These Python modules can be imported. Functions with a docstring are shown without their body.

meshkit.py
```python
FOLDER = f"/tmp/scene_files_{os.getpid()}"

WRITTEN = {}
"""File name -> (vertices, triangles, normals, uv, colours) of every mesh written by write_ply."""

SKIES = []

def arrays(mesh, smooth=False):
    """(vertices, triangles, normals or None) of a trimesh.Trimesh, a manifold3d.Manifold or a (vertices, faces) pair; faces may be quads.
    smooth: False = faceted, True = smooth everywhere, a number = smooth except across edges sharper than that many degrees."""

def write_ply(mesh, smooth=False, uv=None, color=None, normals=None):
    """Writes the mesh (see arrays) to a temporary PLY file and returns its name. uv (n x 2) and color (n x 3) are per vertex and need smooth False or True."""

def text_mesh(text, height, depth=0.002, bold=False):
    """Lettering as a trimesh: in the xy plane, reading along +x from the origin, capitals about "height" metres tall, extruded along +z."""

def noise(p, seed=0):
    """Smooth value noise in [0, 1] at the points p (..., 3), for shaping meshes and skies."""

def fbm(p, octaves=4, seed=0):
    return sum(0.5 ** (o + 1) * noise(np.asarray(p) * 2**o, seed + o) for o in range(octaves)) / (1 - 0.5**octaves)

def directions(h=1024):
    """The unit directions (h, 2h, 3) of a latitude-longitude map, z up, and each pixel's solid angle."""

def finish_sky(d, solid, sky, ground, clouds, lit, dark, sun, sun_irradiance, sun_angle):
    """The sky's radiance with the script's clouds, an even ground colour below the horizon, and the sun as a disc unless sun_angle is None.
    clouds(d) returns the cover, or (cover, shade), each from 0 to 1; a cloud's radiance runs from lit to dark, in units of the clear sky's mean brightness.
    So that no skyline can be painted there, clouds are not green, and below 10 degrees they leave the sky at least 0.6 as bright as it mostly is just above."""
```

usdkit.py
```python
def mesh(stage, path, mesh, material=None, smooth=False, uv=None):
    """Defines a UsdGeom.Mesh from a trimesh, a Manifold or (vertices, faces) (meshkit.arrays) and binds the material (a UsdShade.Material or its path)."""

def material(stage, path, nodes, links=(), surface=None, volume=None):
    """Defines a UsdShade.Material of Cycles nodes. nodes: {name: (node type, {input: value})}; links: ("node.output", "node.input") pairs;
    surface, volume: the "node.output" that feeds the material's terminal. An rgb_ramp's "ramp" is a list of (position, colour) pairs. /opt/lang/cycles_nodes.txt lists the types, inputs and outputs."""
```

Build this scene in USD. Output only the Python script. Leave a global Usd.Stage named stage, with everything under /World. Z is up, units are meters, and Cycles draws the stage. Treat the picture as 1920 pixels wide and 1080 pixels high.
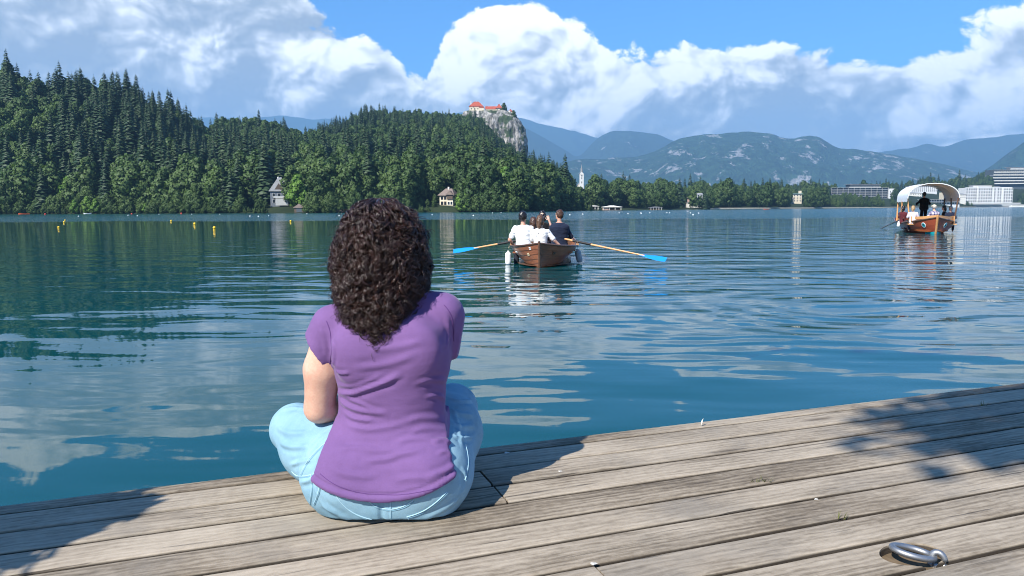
import math, random
import numpy as np, trimesh
import manifold3d as m3
from shapely.geometry import Polygon, box as sbox, Point
import usdkit, meshkit
from pxr import Usd, UsdGeom, UsdLux, UsdShade, Gf, Sdf, Vt

stage = Usd.Stage.CreateInMemory()
UsdGeom.SetStageUpAxis(stage, "Z")
UsdGeom.SetStageMetersPerUnit(stage, 1.0)
UsdGeom.Xform.Define(stage, "/World")
UsdGeom.Scope.Define(stage, "/World/Looks")
PI = math.pi
# ---------------------------------------------------------------- camera, sky, sun, exposure
FPX, CAM_H, DOCK_Z = 1387.0, 1.25, 0.37
ROLL = math.atan(0.0052)
PITCH = math.atan((540 - 391.5) * math.cos(ROLL) / FPX)
CAM = np.array([0, 0, CAM_H])
_f = np.array([0, math.cos(PITCH), -math.sin(PITCH)])
_r = np.array([1.0, 0, 0]); _u = np.cross(_r, _f)
RIGHT = math.cos(ROLL) * _r - math.sin(ROLL) * _u
UP = math.sin(ROLL) * _r + math.cos(ROLL) * _u
FWD = _f
EXPOSURE = 1.0
SUN_EL, SUN_AZ = math.radians(42), math.atan2(-0.62, -0.78)
SUN = np.array([math.cos(SUN_EL) * math.sin(SUN_AZ), math.cos(SUN_EL) * math.cos(SUN_AZ), math.sin(SUN_EL)])
SUN_POWER, SKY_STRENGTH = 1.1, 0.1

cam = UsdGeom.Camera.Define(stage, "/World/camera")
cam.CreateHorizontalApertureAttr(36.0); cam.CreateVerticalApertureAttr(20.25)
cam.CreateFocalLengthAttr(36.0 * FPX / 1920.0)
cam.CreateClippingRangeAttr(Gf.Vec2f(0.05, 60000.0))
cam.AddTransformOp().Set(Gf.Matrix4d(*RIGHT, 0, *UP, 0, *(-FWD), 0, *CAM, 1))
cam.CreateExposureAttr(EXPOSURE)

sun = UsdLux.DistantLight.Define(stage, "/World/sun")
_x = np.cross([0, 0, 1.0], SUN); _x /= np.linalg.norm(_x); _y = np.cross(SUN, _x)
sun.AddTransformOp().Set(Gf.Matrix4d(*_x, 0, *_y, 0, *SUN, 0, 0, 0, 0, 1))
sun.CreateNormalizeAttr(True); sun.CreateIntensityAttr(SUN_POWER); sun.CreateAngleAttr(0.5)
sun.CreateColorAttr(Gf.Vec3f(1.0, 0.955, 0.88))


class Ref:
    def __init__(s, name): s.name = name
    def __getattr__(s, k): return Link(f"{s.name}.{k}")
class Link(str): pass
class NG:
    """A small builder for shader node graphs."""
    def __init__(s): s.nodes, s.links = {}, []
    def __call__(s, kind, **kw):
        name = f"n{len(s.nodes)}"; vals = {}
        for k, v in kw.items():
            if isinstance(v, Link): s.links.append((str(v), f"{name}.{k}"))
            else: vals[k] = v
        s.nodes[name] = (kind, vals)
        return Ref(name)
    def m(s, op, a, b=0.0, c=0.0, clamp=False): return s("math", math_type=op, value1=a, value2=b, value3=c, use_clamp=clamp).value
    def mr(s, v, a, b, c=0.0, d=1.0, t="smoothstep"): return s("map_range", range_type=t, value=v, from_min=a, from_max=b, to_min=c, to_max=d, clamp=True).result
    def mix(s, fac, a, b, t="mix"): return s("mix", mix_type=t, fac=fac, color1=a, color2=b).color
    def vm(s, op, a, b=(0, 0, 0), **k): return s("vector_math", math_type=op, vector1=a, vector2=b, **k).vector
    def noise(s, vec, scale, detail=3, rough=0.5, dist=0.0): return s("noise_texture", vector=vec, scale=scale, detail=detail, roughness=rough, distortion=dist).fac
    def done(s, name, surface=None, volume=None):
        return usdkit.material(stage, f"/World/Looks/{name}", s.nodes, s.links, surface=surface and str(surface), volume=volume and str(volume))


# the sky: physical sky with a bank of cumulus mixed in
def make_sky():
    g = NG()
    sky = g("sky_texture", sky_type="single_scattering", sun_disc=False, sun_elevation=SUN_EL, sun_rotation=SUN_AZ, air_density=1.0, aerosol_density=0.6, ozone_density=2.0).color
    d = g("texture_coordinate").generated
    sp = g("separate_xyz", vector=d)
    az = g.m("arctan2", sp.x, sp.y); el = g.m("arcsine", sp.z)
    az = g.m("multiply", az, 180 / PI); el = g.m("multiply", el, 180 / PI)
    u = g.m("multiply_add", az, 1 / 360.0, 0.5)
    rng = np.random.default_rng(5)
    # top of the cloud bank (degrees) by azimuth
    A = [-180, -150, -120, -95, -75, -55, -42, -33, -28, -22, -16, -12, -10, -8.6, -7.3, -6.2, -5, -2, 0.5, 3, 6, 8, 10, 14, 18, 22, 26, 28.5, 31, 33, 38, 50, 65, 90, 120, 150, 180]
    T = [ 13,   11,   15,   12,  15,  17,  18.5,  17.5,  17,  16.8,  16.3, 15.5,14.6, 13.8,  10.8, 12.3,14.8,15.9,16.8,16.6,15.6,13.4,13.2,13.0,12.6,12.2,11.5,12.3,12.3,12.2,12.4,13,  14,  11,  14,  11, 13]
    xs = np.linspace(-180, 180, 256)
    top = np.interp(xs, A, T)
    topr = g("rgb_ramp", ramp=[(i / 255.0, (t / 40.0,) * 3) for i, t in enumerate(top)], interpolate=True, fac=u).color
    topv = g.m("multiply", g("separate_color", color=topr).r, 40.0)
    # clumpiness by azimuth: how bright and towering the clouds stand
    B = np.interp(xs, [-180, -60, -40, -20, -12, -8, -5, 0, 6, 10, 16, 26, 31, 40, 90, 180], [.4, .4, .30, .32, .45, .35, .9, 1.0, .9, .6, .5, .55, .9, .6, .4, .4])
    bri = g("separate_color", color=g("rgb_ramp", ramp=[(i / 255.0, (b,) * 3) for i, b in enumerate(B)], interpolate=True, fac=u).color).r

    def warp():
        p = g("combine_xyz", x=g.m("multiply", az, 0.1), y=g.m("multiply", el, 0.125), z=3.7).vector
        w = g("noise_texture", dimensions="2D", vector=p, scale=1.1, detail=3, roughness=0.5).color
        return g.vm("add", p, g("vector_math", math_type="scale", vector1=g.vm("subtract", w, (.5, .5, .5)), scale=0.42).vector)
    q = warp()
    def puffs(v, detail):
        a = g("voronoi_texture", dimensions="2D", vector=v, feature="smooth_f1", scale=1.05, detail=detail, roughness=0.50, lacunarity=2.3, smoothness=0.55).distance
        c = g("noise_texture", dimensions="2D", vector=v, scale=0.75, detail=2, roughness=0.5).fac
        return g.m("add", g.m("multiply_add", c, 1.3, -0.65), g.m("multiply_add", a, -1.15, 0.50))
    full = puffs(q, 5.0)
    s0 = puffs(q, 3.0); s1 = puffs(g.vm("add", q, (-0.10, 0.13, 0.0)), 3.0)
    t1 = puffs(g.vm("add", q, (-0.035, 0.045, 0.0)), 5.0)
    fine = g("noise_texture", dimensions="2D", vector=q, scale=9.0, detail=5, roughness=0.6).fac
    edge = g.m("add", full, g.m("multiply_add", fine, 0.22, -0.11))
    dens = g.m("multiply_add", g.m("subtract", topv, el), 0.33, -0.05)
    dens = g.m("minimum", dens, 1.25)
    dens = g.m("add", dens, g.m("multiply", edge, 1.05))
    cover = g.mr(dens, -0.02, 0.16)
    relief = g.m("add", g.m("multiply", g.m("subtract", s0, s1), 1.05), g.m("multiply", g.m("subtract", full, t1), 1.25))
    hgt = g.m("divide", el, topv)
    broad = g.noise(g("combine_xyz", x=g.m("multiply", az, 0.07), y=g.m("multiply", el, 0.13), z=9.1).vector, 1.0, 3, 0.5)
    lit = g.m("multiply_add", hgt, 1.05, -0.55)
    lit = g.m("add", lit, g.m("multiply_add", broad, 1.1, -0.55))
    lit = g.m("add", lit, relief)
    lit = g.m("add", lit, g.m("multiply_add", bri, 0.80, -0.42))
    lit = g.m("add", lit, g.mr(dens, 0.55, 0.0, 0.0, 0.18))
    lit = g.m("add", lit, 0.37, clamp=True)
    col = g("rgb_ramp", ramp=[(0, (.29, .325, .365)), (.25, (.39, .42, .45)), (.5, (.57, .60, .63)), (.75, (.86, .88, .90)), (1, (1.10, 1.09, 1.06))], interpolate=True, fac=lit).color
    col = g.mix(1.0, col, (CLOUD, CLOUD, CLOUD), "multiply")
    skyc = g.mix(1.0, sky, (0.27, 0.68, 1.10), "multiply")
    low = g.mr(el, 5.0, 0.0, 0, 0.55)
    out = g.mix(cover, skyc, col)
    out = g.mix(low, out, (.24 * CLOUD, .36 * CLOUD, .49 * CLOUD))
    bg = g("background_shader", color=out, strength=SKY_STRENGTH)
    return g.done("sky", surface=bg.background)
CLOUD = 9.0
dome = UsdLux.DomeLight.Define(stage, "/World/sky")
dome.CreateIntensityAttr(1.0)
UsdShade.MaterialBindingAPI.Apply(dome.GetPrim()).Bind(make_sky())
dome.GetPrim().SetCustomDataByKey("kind", "structure")

# ---------------------------------------------------------------- helpers
def ray(px, py):
    d = (px - 960) / FPX * RIGHT - (py - 540) / FPX * UP + FWD
    return d
def on_z(px, py, z=0.0):
    d = ray(px, py); return CAM + d * ((z - CAM_H) / d[2])
def at_y(px, py, Y):
    d = ray(px, py); return CAM + d * (Y / d[1])
def project(p):
    q = np.asarray(p, float) - CAM; w = q @ FWD
    return 960 + FPX * (q @ RIGHT) / w, 540 - FPX * (q @ UP) / w
def horizon(px): return 391.5 - 0.0052 * (px - 960)

_used = {}
def path_for(name, parent=None):
    base = (parent.GetPath().pathString if parent else "/World") + "/"
    k = base + name
    n = _used.get(k, 0); _used[k] = n + 1
    return k if n == 0 else f"{k}_{n:03d}"
def tag(p, label=None, cat=None, group=None, kind=None):
    for k, v in (("label", label), ("category", cat), ("group", group), ("kind", kind)):
        if v: p.SetCustomDataByKey(k, v)
    return p
def xf(name, loc=(0, 0, 0), rz=0.0, label=None, cat=None, group=None, kind=None, scale=None):
    x = UsdGeom.Xform.Define(stage, path_for(name))
    x.AddTranslateOp().Set(Gf.Vec3d(*map(float, loc)))
    if rz: x.AddRotateZOp().Set(float(rz))
    if scale is not None: x.AddScaleOp().Set(Gf.Vec3f(*np.broadcast_to(scale, 3).astype(float).tolist()))
    return tag(x.GetPrim(), label, cat, group, kind)
def obj(name, mesh, mat, parent=None, smooth=False, normals=None, colors=None, **t):
    """One Mesh prim from a trimesh, manifold or (v, f)."""
    if isinstance(mesh, list): mesh = cat(mesh)
    m = usdkit.mesh(stage, path_for(name, parent), mesh, mat, smooth)
    if normals is not None:
        m.CreateNormalsAttr(Vt.Vec3fArray.FromNumpy(np.asarray(normals, np.float32))); m.SetNormalsInterpolation("vertex")
    return tag(m.GetPrim(), **t)
def cat(ms):
    ms = [trimesh.Trimesh(*meshkit.arrays(x)[:2], process=False) for x in ms]
    return trimesh.util.concatenate(ms)
def bx(x0, x1, y0, y1, z0, z1):
    m = trimesh.creation.box([x1 - x0, y1 - y0, z1 - z0]); m.apply_translation([(x0 + x1) / 2, (y0 + y1) / 2, (z0 + z1) / 2]); return m
def tube(pts, r, n=8, closed=False):
    """A tube along a polyline with one radius or one for each point."""
    P = np.asarray(pts, float); k = len(P); r = np.broadcast_to(np.asarray(r, float), (k,))
    T = np.gradient(P, axis=0) if not closed else np.roll(P, -1, 0) - np.roll(P, 1, 0)
    T /= np.maximum(np.linalg.norm(T, axis=1, keepdims=True), 1e-12)
    ref = np.array([0, 0, 1.0]) if abs(T[:, 2]).mean() < 0.8 else np.array([1.0, 0, 0])
    A = np.cross(T, ref); A /= np.maximum(np.linalg.norm(A, axis=1, keepdims=True), 1e-9); B = np.cross(A, T)
    a = np.arange(n) / n * 2 * PI
    V = P[:, None] + r[:, None, None] * (np.cos(a)[None, :, None] * A[:, None] + np.sin(a)[None, :, None] * B[:, None])
    V = V.reshape(-1, 3); F = []
    for i in range(k if closed else k - 1):
        j = (i + 1) % k
        for q in range(n):
            s = (q + 1) % n
            F += [[i * n + q, j * n + q, j * n + s], [i * n + q, j * n + s, i * n + s]]
    if not closed:
        c0, c1 = len(V), len(V) + 1; V = np.vstack([V, P[0], P[-1]])
        for q in range(n):
            s = (q + 1) % n; F += [[c0, q, s], [c1, (k - 1) * n + s, (k - 1) * n + q]]
    return trimesh.Trimesh(V, np.array(F)[:, ::-1], process=False)
def grid_faces(nu, nv, wrap=False):
    i, j = np.meshgrid(np.arange(nu - (0 if wrap else 1)), np.arange(nv - 1), indexing="ij")
    a = i * nv + j; b = ((i + 1) % nu) * nv + j
    return np.concatenate([np.stack([a, b, b + 1], -1).reshape(-1, 3), np.stack([a, b + 1, a + 1], -1).reshape(-1, 3)])
def plain(name, color, rough=0.6, spec=0.4, metal=0.0, var=0.12, scale=6.0, **kw):
    """A principled surface whose colour wanders a little with a noise."""
    g = NG()
    co = g("texture_coordinate").object
    n = g.noise(co, scale, 4, 0.6)
    c = np.array(color, float)
    col = g("rgb_ramp", ramp=[(0.25, tuple(c * (1 - var))), (0.75, tuple(np.minimum(c * (1 + var), 1)))], interpolate=True, fac=n).color
    p = g("principled_bsdf", base_color=col, roughness=rough, specular_ior_level=spec, metallic=metal, **kw)
    return g.done(name, surface=p.BSDF)
# ---------------------------------------------------------------- haze
def make_haze():
    g = NG()
    v = g("principled_volume", color=(0.29, 0.56, 0.87), density=HAZE, anisotropy=0.0)
    return g.done("haze_air", volume=v.volume)
HAZE = 1.05e-4
obj("haze", bx(-15000, 15000, -400, 15500, -5, 1800), make_haze(), kind="stuff", label="pale blue summer haze over the lake and the mountains", cat="haze")

# ---------------------------------------------------------------- water
def make_water():
    g = NG()
    pos = g("geometry").position
    sp = g("separate_xyz", vector=pos)
    calm = g.noise(g("mapping", vector=pos, scale=(0.05, 0.035, 0.05)).vector, 1.0, 2, 0.5)
    # swell, ripples and fine wind texture; heights in metres
    warp = g("noise_texture", vector=pos, scale=0.35, detail=2).color
    q = g.vm("add", pos, g("vector_math", math_type="scale", vector1=g.vm("subtract", warp, (.5, .5, .5)), scale=0.9).vector)
    n1 = g.noise(g("mapping", vector=q, rotation=(0, 0, 0.25), scale=(0.40, 0.95, 1)).vector, 1.0, 2, 0.40)
    n2 = g.noise(g("mapping", vector=q, rotation=(0, 0, -0.2), scale=(1.6, 3.3, 1)).vector, 1.0, 2, 0.5)
    n4 = g.noise(g("mapping", vector=q, rotation=(0, 0, -0.12), scale=(0.42, 2.7, 1)).vector, 1.0, 1, 0.4)
    n3 = g.noise(g("mapping", vector=pos, rotation=(0, 0, 0.1), scale=(6, 11, 1)).vector, 1.0, 2, 0.5)
    right = g.mr(sp.x, -4.0, 7.0, 0.5, 1.0)      # the boats pass on the right: livelier water
    far = g.mr(sp.y, 3.0, 14.0, 0.75, 1.0)
    ruff = g.mr(g.m("add", sp.y, g.m("multiply", calm, 30.0)), 96.0, 112.0)   # a breeze ruffles the far lake
    amp = g.m("multiply", right, far)
    h = g.m("multiply", n1, g.m("multiply", amp, 0.075))
    h = g.m("add", h, g.m("multiply", n2, g.m("multiply", g.m("multiply", amp, g.mr(sp.y, 3.0, 15.0, 0.10, 1.0)), 0.014)))
    h = g.m("add", h, g.m("multiply", n4, g.mr(sp.x, -3.0, 5.0, 0.0065, 0.017)))
    a3 = g.m("add", g.m("multiply", g.m("multiply", amp, g.mr(sp.y, 3.0, 15.0, 0.2, 1.0)), g.mr(calm, 0.35, 0.65, 0.0006, 0.0026)), g.m("multiply", ruff, 0.05))
    h = g.m("add", h, g.m("multiply", n3, a3))
    # rings spreading from the oar strokes
    for cx, cy, wl, a, rad in ((4.3, 9.6, 0.55, 0.0030, 7.0), (0.6, 14.0, 0.75, 0.0035, 9.0), (-0.6, 13.0, 0.5, 0.002, 5.0), (16.0, 28.0, 1.3, 0.008, 16.0)):
        dd = g.vm("subtract", q, (cx, cy, 0))
        r = g("vector_math", math_type="length", vector1=dd, vector2=(0, 0, 0)).value
        s = g.m("sine", g.m("multiply", r, 2 * PI / wl))
        h = g.m("add", h, g.m("multiply", s, g.mr(r, 0.5, rad, a, 0.0)))
    b = g("bump", height=h, strength=1.0, distance=1.0)
    body = g.mix(g.noise(pos, 0.02, 2), (0.000, 0.040, 0.043), (0.000, 0.052, 0.054))
    p = g("principled_bsdf", base_color=body, roughness=g.m("multiply_add", ruff, 0.10, 0.015), ior=1.333, specular_ior_level=0.5, normal=b.normal)
    return g.done("lake_water", surface=p.BSDF)
def water_mesh():
    r = np.array([0.0, 2, 6, 15, 40, 100, 250, 600, 1500, 4000, 9000])
    y = np.concatenate([-r[:0:-1][-4:], r]); x = np.concatenate([-r[:0:-1], r])
    X, Y = np.meshgrid(x, y, indexing="ij")
    return np.stack([X, Y, 0 * X], -1).reshape(-1, 3), grid_faces(len(x), len(y))
_v, _f2 = water_mesh()
obj("water", (_v, _f2), make_water(), kind="structure", label="calm teal blue lake water reflecting the clouds and hills", cat="lake")

# ---------------------------------------------------------------- land: shore, wooded hills, far mountains
PXS   = [-900, -300,   0,  600,  780, 1000, 1120, 1420, 1680, 1900, 2300, 2900]
SHORE = [ 260,  320, 333,  300,  305,  304,  456,  600,  788, 1240, 1500, 1500]
CP = [-900, -300, 0,  40, 100, 170, 240, 300, 340, 370, 400, 440, 500, 560, 620, 650, 690, 740, 780, 850, 880, 900, 930, 962, 985, 1010, 1060, 1100, 1150, 1250, 1400, 1500, 1600, 1700, 1800, 1850, 1900, 2000, 2300, 2900]
CT = [ 200,  150, 135, 112, 140, 138, 146, 166, 186, 215, 236, 224, 222, 248, 244, 236, 212, 213, 213, 217, 217, 222, 255, 280, 303, 302, 328, 346, 346, 352, 350, 350, 345, 338, 332, 326, 318, 305, 290, 300]
CY = [ 420,  430, 440, 440, 445, 450, 460, 470, 480, 520, 560, 590, 620, 650, 700, 740, 800, 830, 850, 880, 890, 890, 890, 890, 890, 880, 850, 830, 850, 900, 950, 1000, 1100, 1250, 1450, 1500, 1550, 1600, 1800, 1800]
_g = np.arange(-900, 2901, 5.0)
_sm = lambda a, k: np.convolve(np.pad(a, k, mode="edge"), np.ones(2 * k + 1) / (2 * k + 1), "valid")
T_SHORE = _sm(np.interp(_g, PXS, SHORE), 8)
T_CY = _sm(np.interp(_g, CP, CY), 4)
TREE_H = np.interp(_g, [-900, 350, 420, 1000, 1150, 2900], [24, 24, 19, 17, 17, 17])
T_CH = np.maximum((horizon(_g) - np.interp(_g, CP, CT)) / FPX * T_CY - TREE_H + CAM_H, 3.0)
T_CH = _sm(T_CH, 1)
def land_z(px, Y):
    s, c, h = np.interp(px, _g, T_SHORE), np.interp(px, _g, T_CY), np.interp(px, _g, T_CH)
    t = (Y - s) / (c - s)
    up = h * np.clip(t, 0, 1) ** 1.02 + np.clip((Y - s) / 6.0, -1, 1) * 0.7
    down = h * (1 - 0.45 * np.clip(t - 1, 0, 2))
    z = np.where(t < 1, up, down)
    X = (px - 960) / FPX * Y
    n = meshkit.fbm(np.stack([X / 60.0, Y / 60.0, 0 * X], -1), 3, 3) - 0.5
    return z + n * 0.12 * h * np.clip(t * 3, 0, 1)
def earth(name, c1, c2, scale=0.08):
    g = NG(); p = g("geometry").position
    n = g.noise(p, scale, 6, 0.6)
    col = g("rgb_ramp", ramp=[(0.35, c1), (0.62, c2)], interpolate=True, fac=n).color
    b = g("bump", height=g.noise(p, 0.5, 4), strength=0.6, distance=0.6)
    return g.done(name, surface=g("principled_bsdf", base_color=col, roughness=0.95, specular_ior_level=0.15, normal=b.normal).BSDF)
def land_strip(px0, px1, name, mat, label):
    px = np.arange(px0, px1 + 1, 10.0)
    s = np.interp(px, _g, T_SHORE); c = np.interp(px, _g, T_CY)
    t = np.concatenate([[-0.06, -0.02, 0.0], np.linspace(0.01, 1.0, 26), np.linspace(1.1, 2.6, 7)])
    P = np.repeat(px[:, None], len(t), 1); Y = s[:, None] + t[None] * (c - s)[:, None]
    Z = land_z(P, Y)
    v = np.stack([(P - 960) / FPX * Y, Y, Z], -1).reshape(-1, 3)
    return obj(name, (v, grid_faces(len(px), len(t))), mat, smooth=True, kind="structure", label=label, cat="hill")
M_soil = earth("forest_floor", (0.016, 0.026, 0.010), (0.028, 0.040, 0.016))
land_strip(-900, 2900, "hills", M_soil, "wooded shore and hills round the far side of the lake")

# far mountains
def rock_forest(name, rocky, green=(0.020, 0.042, 0.024)):
    g = NG(); p = g("geometry").position
    sp = g("separate_xyz", vector=p)
    n = g.noise(g("mapping", vector=p, scale=(0.0034, 0.0034, 0.005)).vector, 1.0, 8, 0.66)
    streak = g.noise(g("mapping", vector=p, rotation=(0, 0.35, 0.3), scale=(0.012, 0.012, 0.0035)).vector, 1.0, 5, 0.65)
    m = g.mr(g.m("add", g.m("multiply", n, 0.55), g.m("multiply", streak, 0.55)), rocky, rocky + 0.035)
    tex = g("voronoi_texture", vector=p, scale=0.06, feature="f1").distance
    gr = g("rgb_ramp", ramp=[(0.3, tuple(np.array(green) * .4)), (0.7, tuple(np.array(green) * 2.0))], interpolate=True, fac=g.noise(p, 0.02, 5, 0.7)).color
    rk = g("rgb_ramp", ramp=[(0.35, (0.15, 0.15, 0.14)), (0.65, (0.34, 0.33, 0.32))], interpolate=True, fac=g.noise(p, 0.025, 5, 0.7)).color
    h = g.m("multiply", tex, 16.0)
    b = g("bump", height=h, strength=0.9, distance=1.0)
    return g.done(name, surface=g("principled_bsdf", base_color=g.mix(m, gr, rk), roughness=0.95, specular_ior_level=0.1, normal=b.normal).BSDF)
def mountain(name, px, py, Y, depth, mat, label, seed, rough=1.0, foot=0.0, npx=4.0):
    g_ = np.arange(px[0], px[-1] + 1, npx)
    top = np.interp(g_, px, py)
    top = _sm(top, 3) + (meshkit.fbm(np.stack([g_ / 28.0, 0 * g_, 0 * g_ + seed], -1), 4, seed) - 0.5) * 5.0 * rough
    t = np.concatenate([np.linspace(0, 1, 60), np.linspace(1.04, 1.8, 10)])
    Hc = (horizon(g_) - top) / FPX * Y + CAM_H
    P = np.repeat(g_[:, None], len(t), 1); YY = Y - depth * (1 - t[None]) + 0 * P
    X = (P - 960) / FPX * YY
    q = np.stack([X / (0.13 * Y), YY / (0.13 * Y), 0 * X], -1)
    ridge = 1 - np.abs(2 * meshkit.fbm(q, 5, seed) - 1) * 1.6
    prof = np.where(t < 1, t ** 1.25, 1 - 0.5 * (t - 1))[None]
    Z = Hc[:, None] * (prof + (ridge - 0.6) * 0.34 * np.sin(np.clip(t, 0, 1) * PI)[None] ** 0.8)
    Z = np.maximum(Z, -1.0) - 0.5 + foot
    v = np.stack([X, YY, Z], -1).reshape(-1, 3)
    return obj(name, (v, grid_faces(len(g_), len(t))), mat, smooth=True, kind="structure", label=label, cat="mountain")
M_near = rock_forest("rocky_mountain", 0.60)
M_far = rock_forest("far_mountain", 0.67, (0.02, 0.036, 0.026))
mountain("mountain", [900, 1000, 1040, 1090, 1140, 1190, 1230, 1260, 1300, 1350, 1400, 1440, 1475, 1500, 1520, 1545, 1560, 1620, 1700, 1760, 1850, 1950, 2100],
         [335, 318, 308, 300, 299, 297, 284, 266, 257, 253, 251, 254, 264, 258, 256, 267, 279, 284, 297, 309, 331, 345, 350], 6200, 1900, M_near,
         "long rocky wooded mountain with pale bare cliffs beyond the lake shore", 11)
mountain("mountain", [880, 960, 1000, 1040, 1085, 1110, 1140, 1180, 1230, 1256, 1300, 1400],
         [225, 232, 250, 272, 300, 268, 249, 248, 254, 266, 290, 300], 9500, 2200, M_far, "blue wooded mountain flank between the castle rock and the long ridge", 21, 0.6)
mountain("mountain", [200, 330, 400, 470, 540, 600, 660, 720, 800, 900, 985, 1020, 1060, 1120, 1180, 1300, 1400],
         [235, 230, 224, 228, 221, 228, 226, 219, 216, 218, 226, 236, 245, 262, 258, 270, 290], 13000, 3000, M_far, "highest hazy blue mountain range rising into the clouds", 31, 1.2)
mountain("mountain", [1560, 1640, 1700, 1728, 1760, 1800, 1850, 1900, 1980, 2100, 2300],
         [300, 287, 280, 270, 279, 263, 260, 254, 246, 250, 260], 10000, 2400, M_far, "smooth blue mountain behind the hotels on the right", 41, 0.6)
mountain("mountain", [1800, 1835, 1860, 1890, 1920, 1980, 2100, 2300], [342, 322, 304, 282, 258, 225, 210, 220], 5000, 1400, M_near, "steep rocky mountain slope at the right edge of the view", 51, 0.8)
# ---------------------------------------------------------------- trees
def leaf_mat(name, dark, light, trans=0.25, rough=0.55):
    g = NG()
    r = g("object_info").random
    p = g("geometry").position
    isl = g("geometry").random_per_island
    n = g.noise(p, 0.045, 3)
    f = g.m("add", g.m("multiply", r, 0.62), g.m("add", g.m("multiply", isl, 0.22), g.m("multiply_add", n, 0.9, -0.37)))
    mid = tuple((np.array(dark) + np.array(light)) / 2)
    col = g("rgb_ramp", ramp=[(0.05, dark), (0.5, mid), (0.95, light)], interpolate=True, fac=f).color
    d = g("principled_bsdf", base_color=col, roughness=rough, specular_ior_level=0.25)
    t = g("translucent_bsdf", color=g.mix(1.0, col, (1.2, 1.35, 0.5), "multiply"))
    return g.done(name, surface=g("mix_closure", fac=trans, closure1=d.BSDF, closure2=t.BSDF).closure)
M_leaf = leaf_mat("broad_leaves", (0.044, 0.082, 0.023), (0.105, 0.160, 0.045))
M_lime = leaf_mat("bright_leaves", (0.10, 0.20, 0.03), (0.17, 0.27, 0.045))
M_copper = leaf_mat("copper_leaves", (0.030, 0.018, 0.016), (0.055, 0.032, 0.026))
M_needle = leaf_mat("spruce_needles", (0.025, 0.053, 0.021), (0.055, 0.090, 0.033), 0.12)
M_bark = plain("bark", (0.09, 0.07, 0.055), 0.9, 0.1, var=0.3, scale=1.5)

def cards(C, N, size, rng, jitter=0.55, nj=0.25, aspect=0.8, fold=0.25):
    """Leaf clumps: bent four-cornered cards at C facing N, with soft outward normals."""
    k = len(C)
    D = N + rng.normal(0, jitter, (k, 3)); D /= np.linalg.norm(D, axis=1, keepdims=True)
    A = np.cross(D, rng.normal(0, 1, (k, 3))); A /= np.linalg.norm(A, axis=1, keepdims=True); B = np.cross(D, A)
    s = (size * rng.uniform(0.6, 1.25, k))[:, None]
    V = np.stack([C - A * s, C + B * s * aspect + D * s * fold * .2, C + A * s, C - B * s * aspect - D * s * fold], 1)
    n = N[:, None] + rng.normal(0, nj, (k, 4, 3)); n /= np.linalg.norm(n, axis=2, keepdims=True)
    i = np.arange(k)[:, None] * 4
    F = np.concatenate([i + [0, 2, 1], i + [0, 3, 2]])
    return V.reshape(-1, 3), F, n.reshape(-1, 3)
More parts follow.
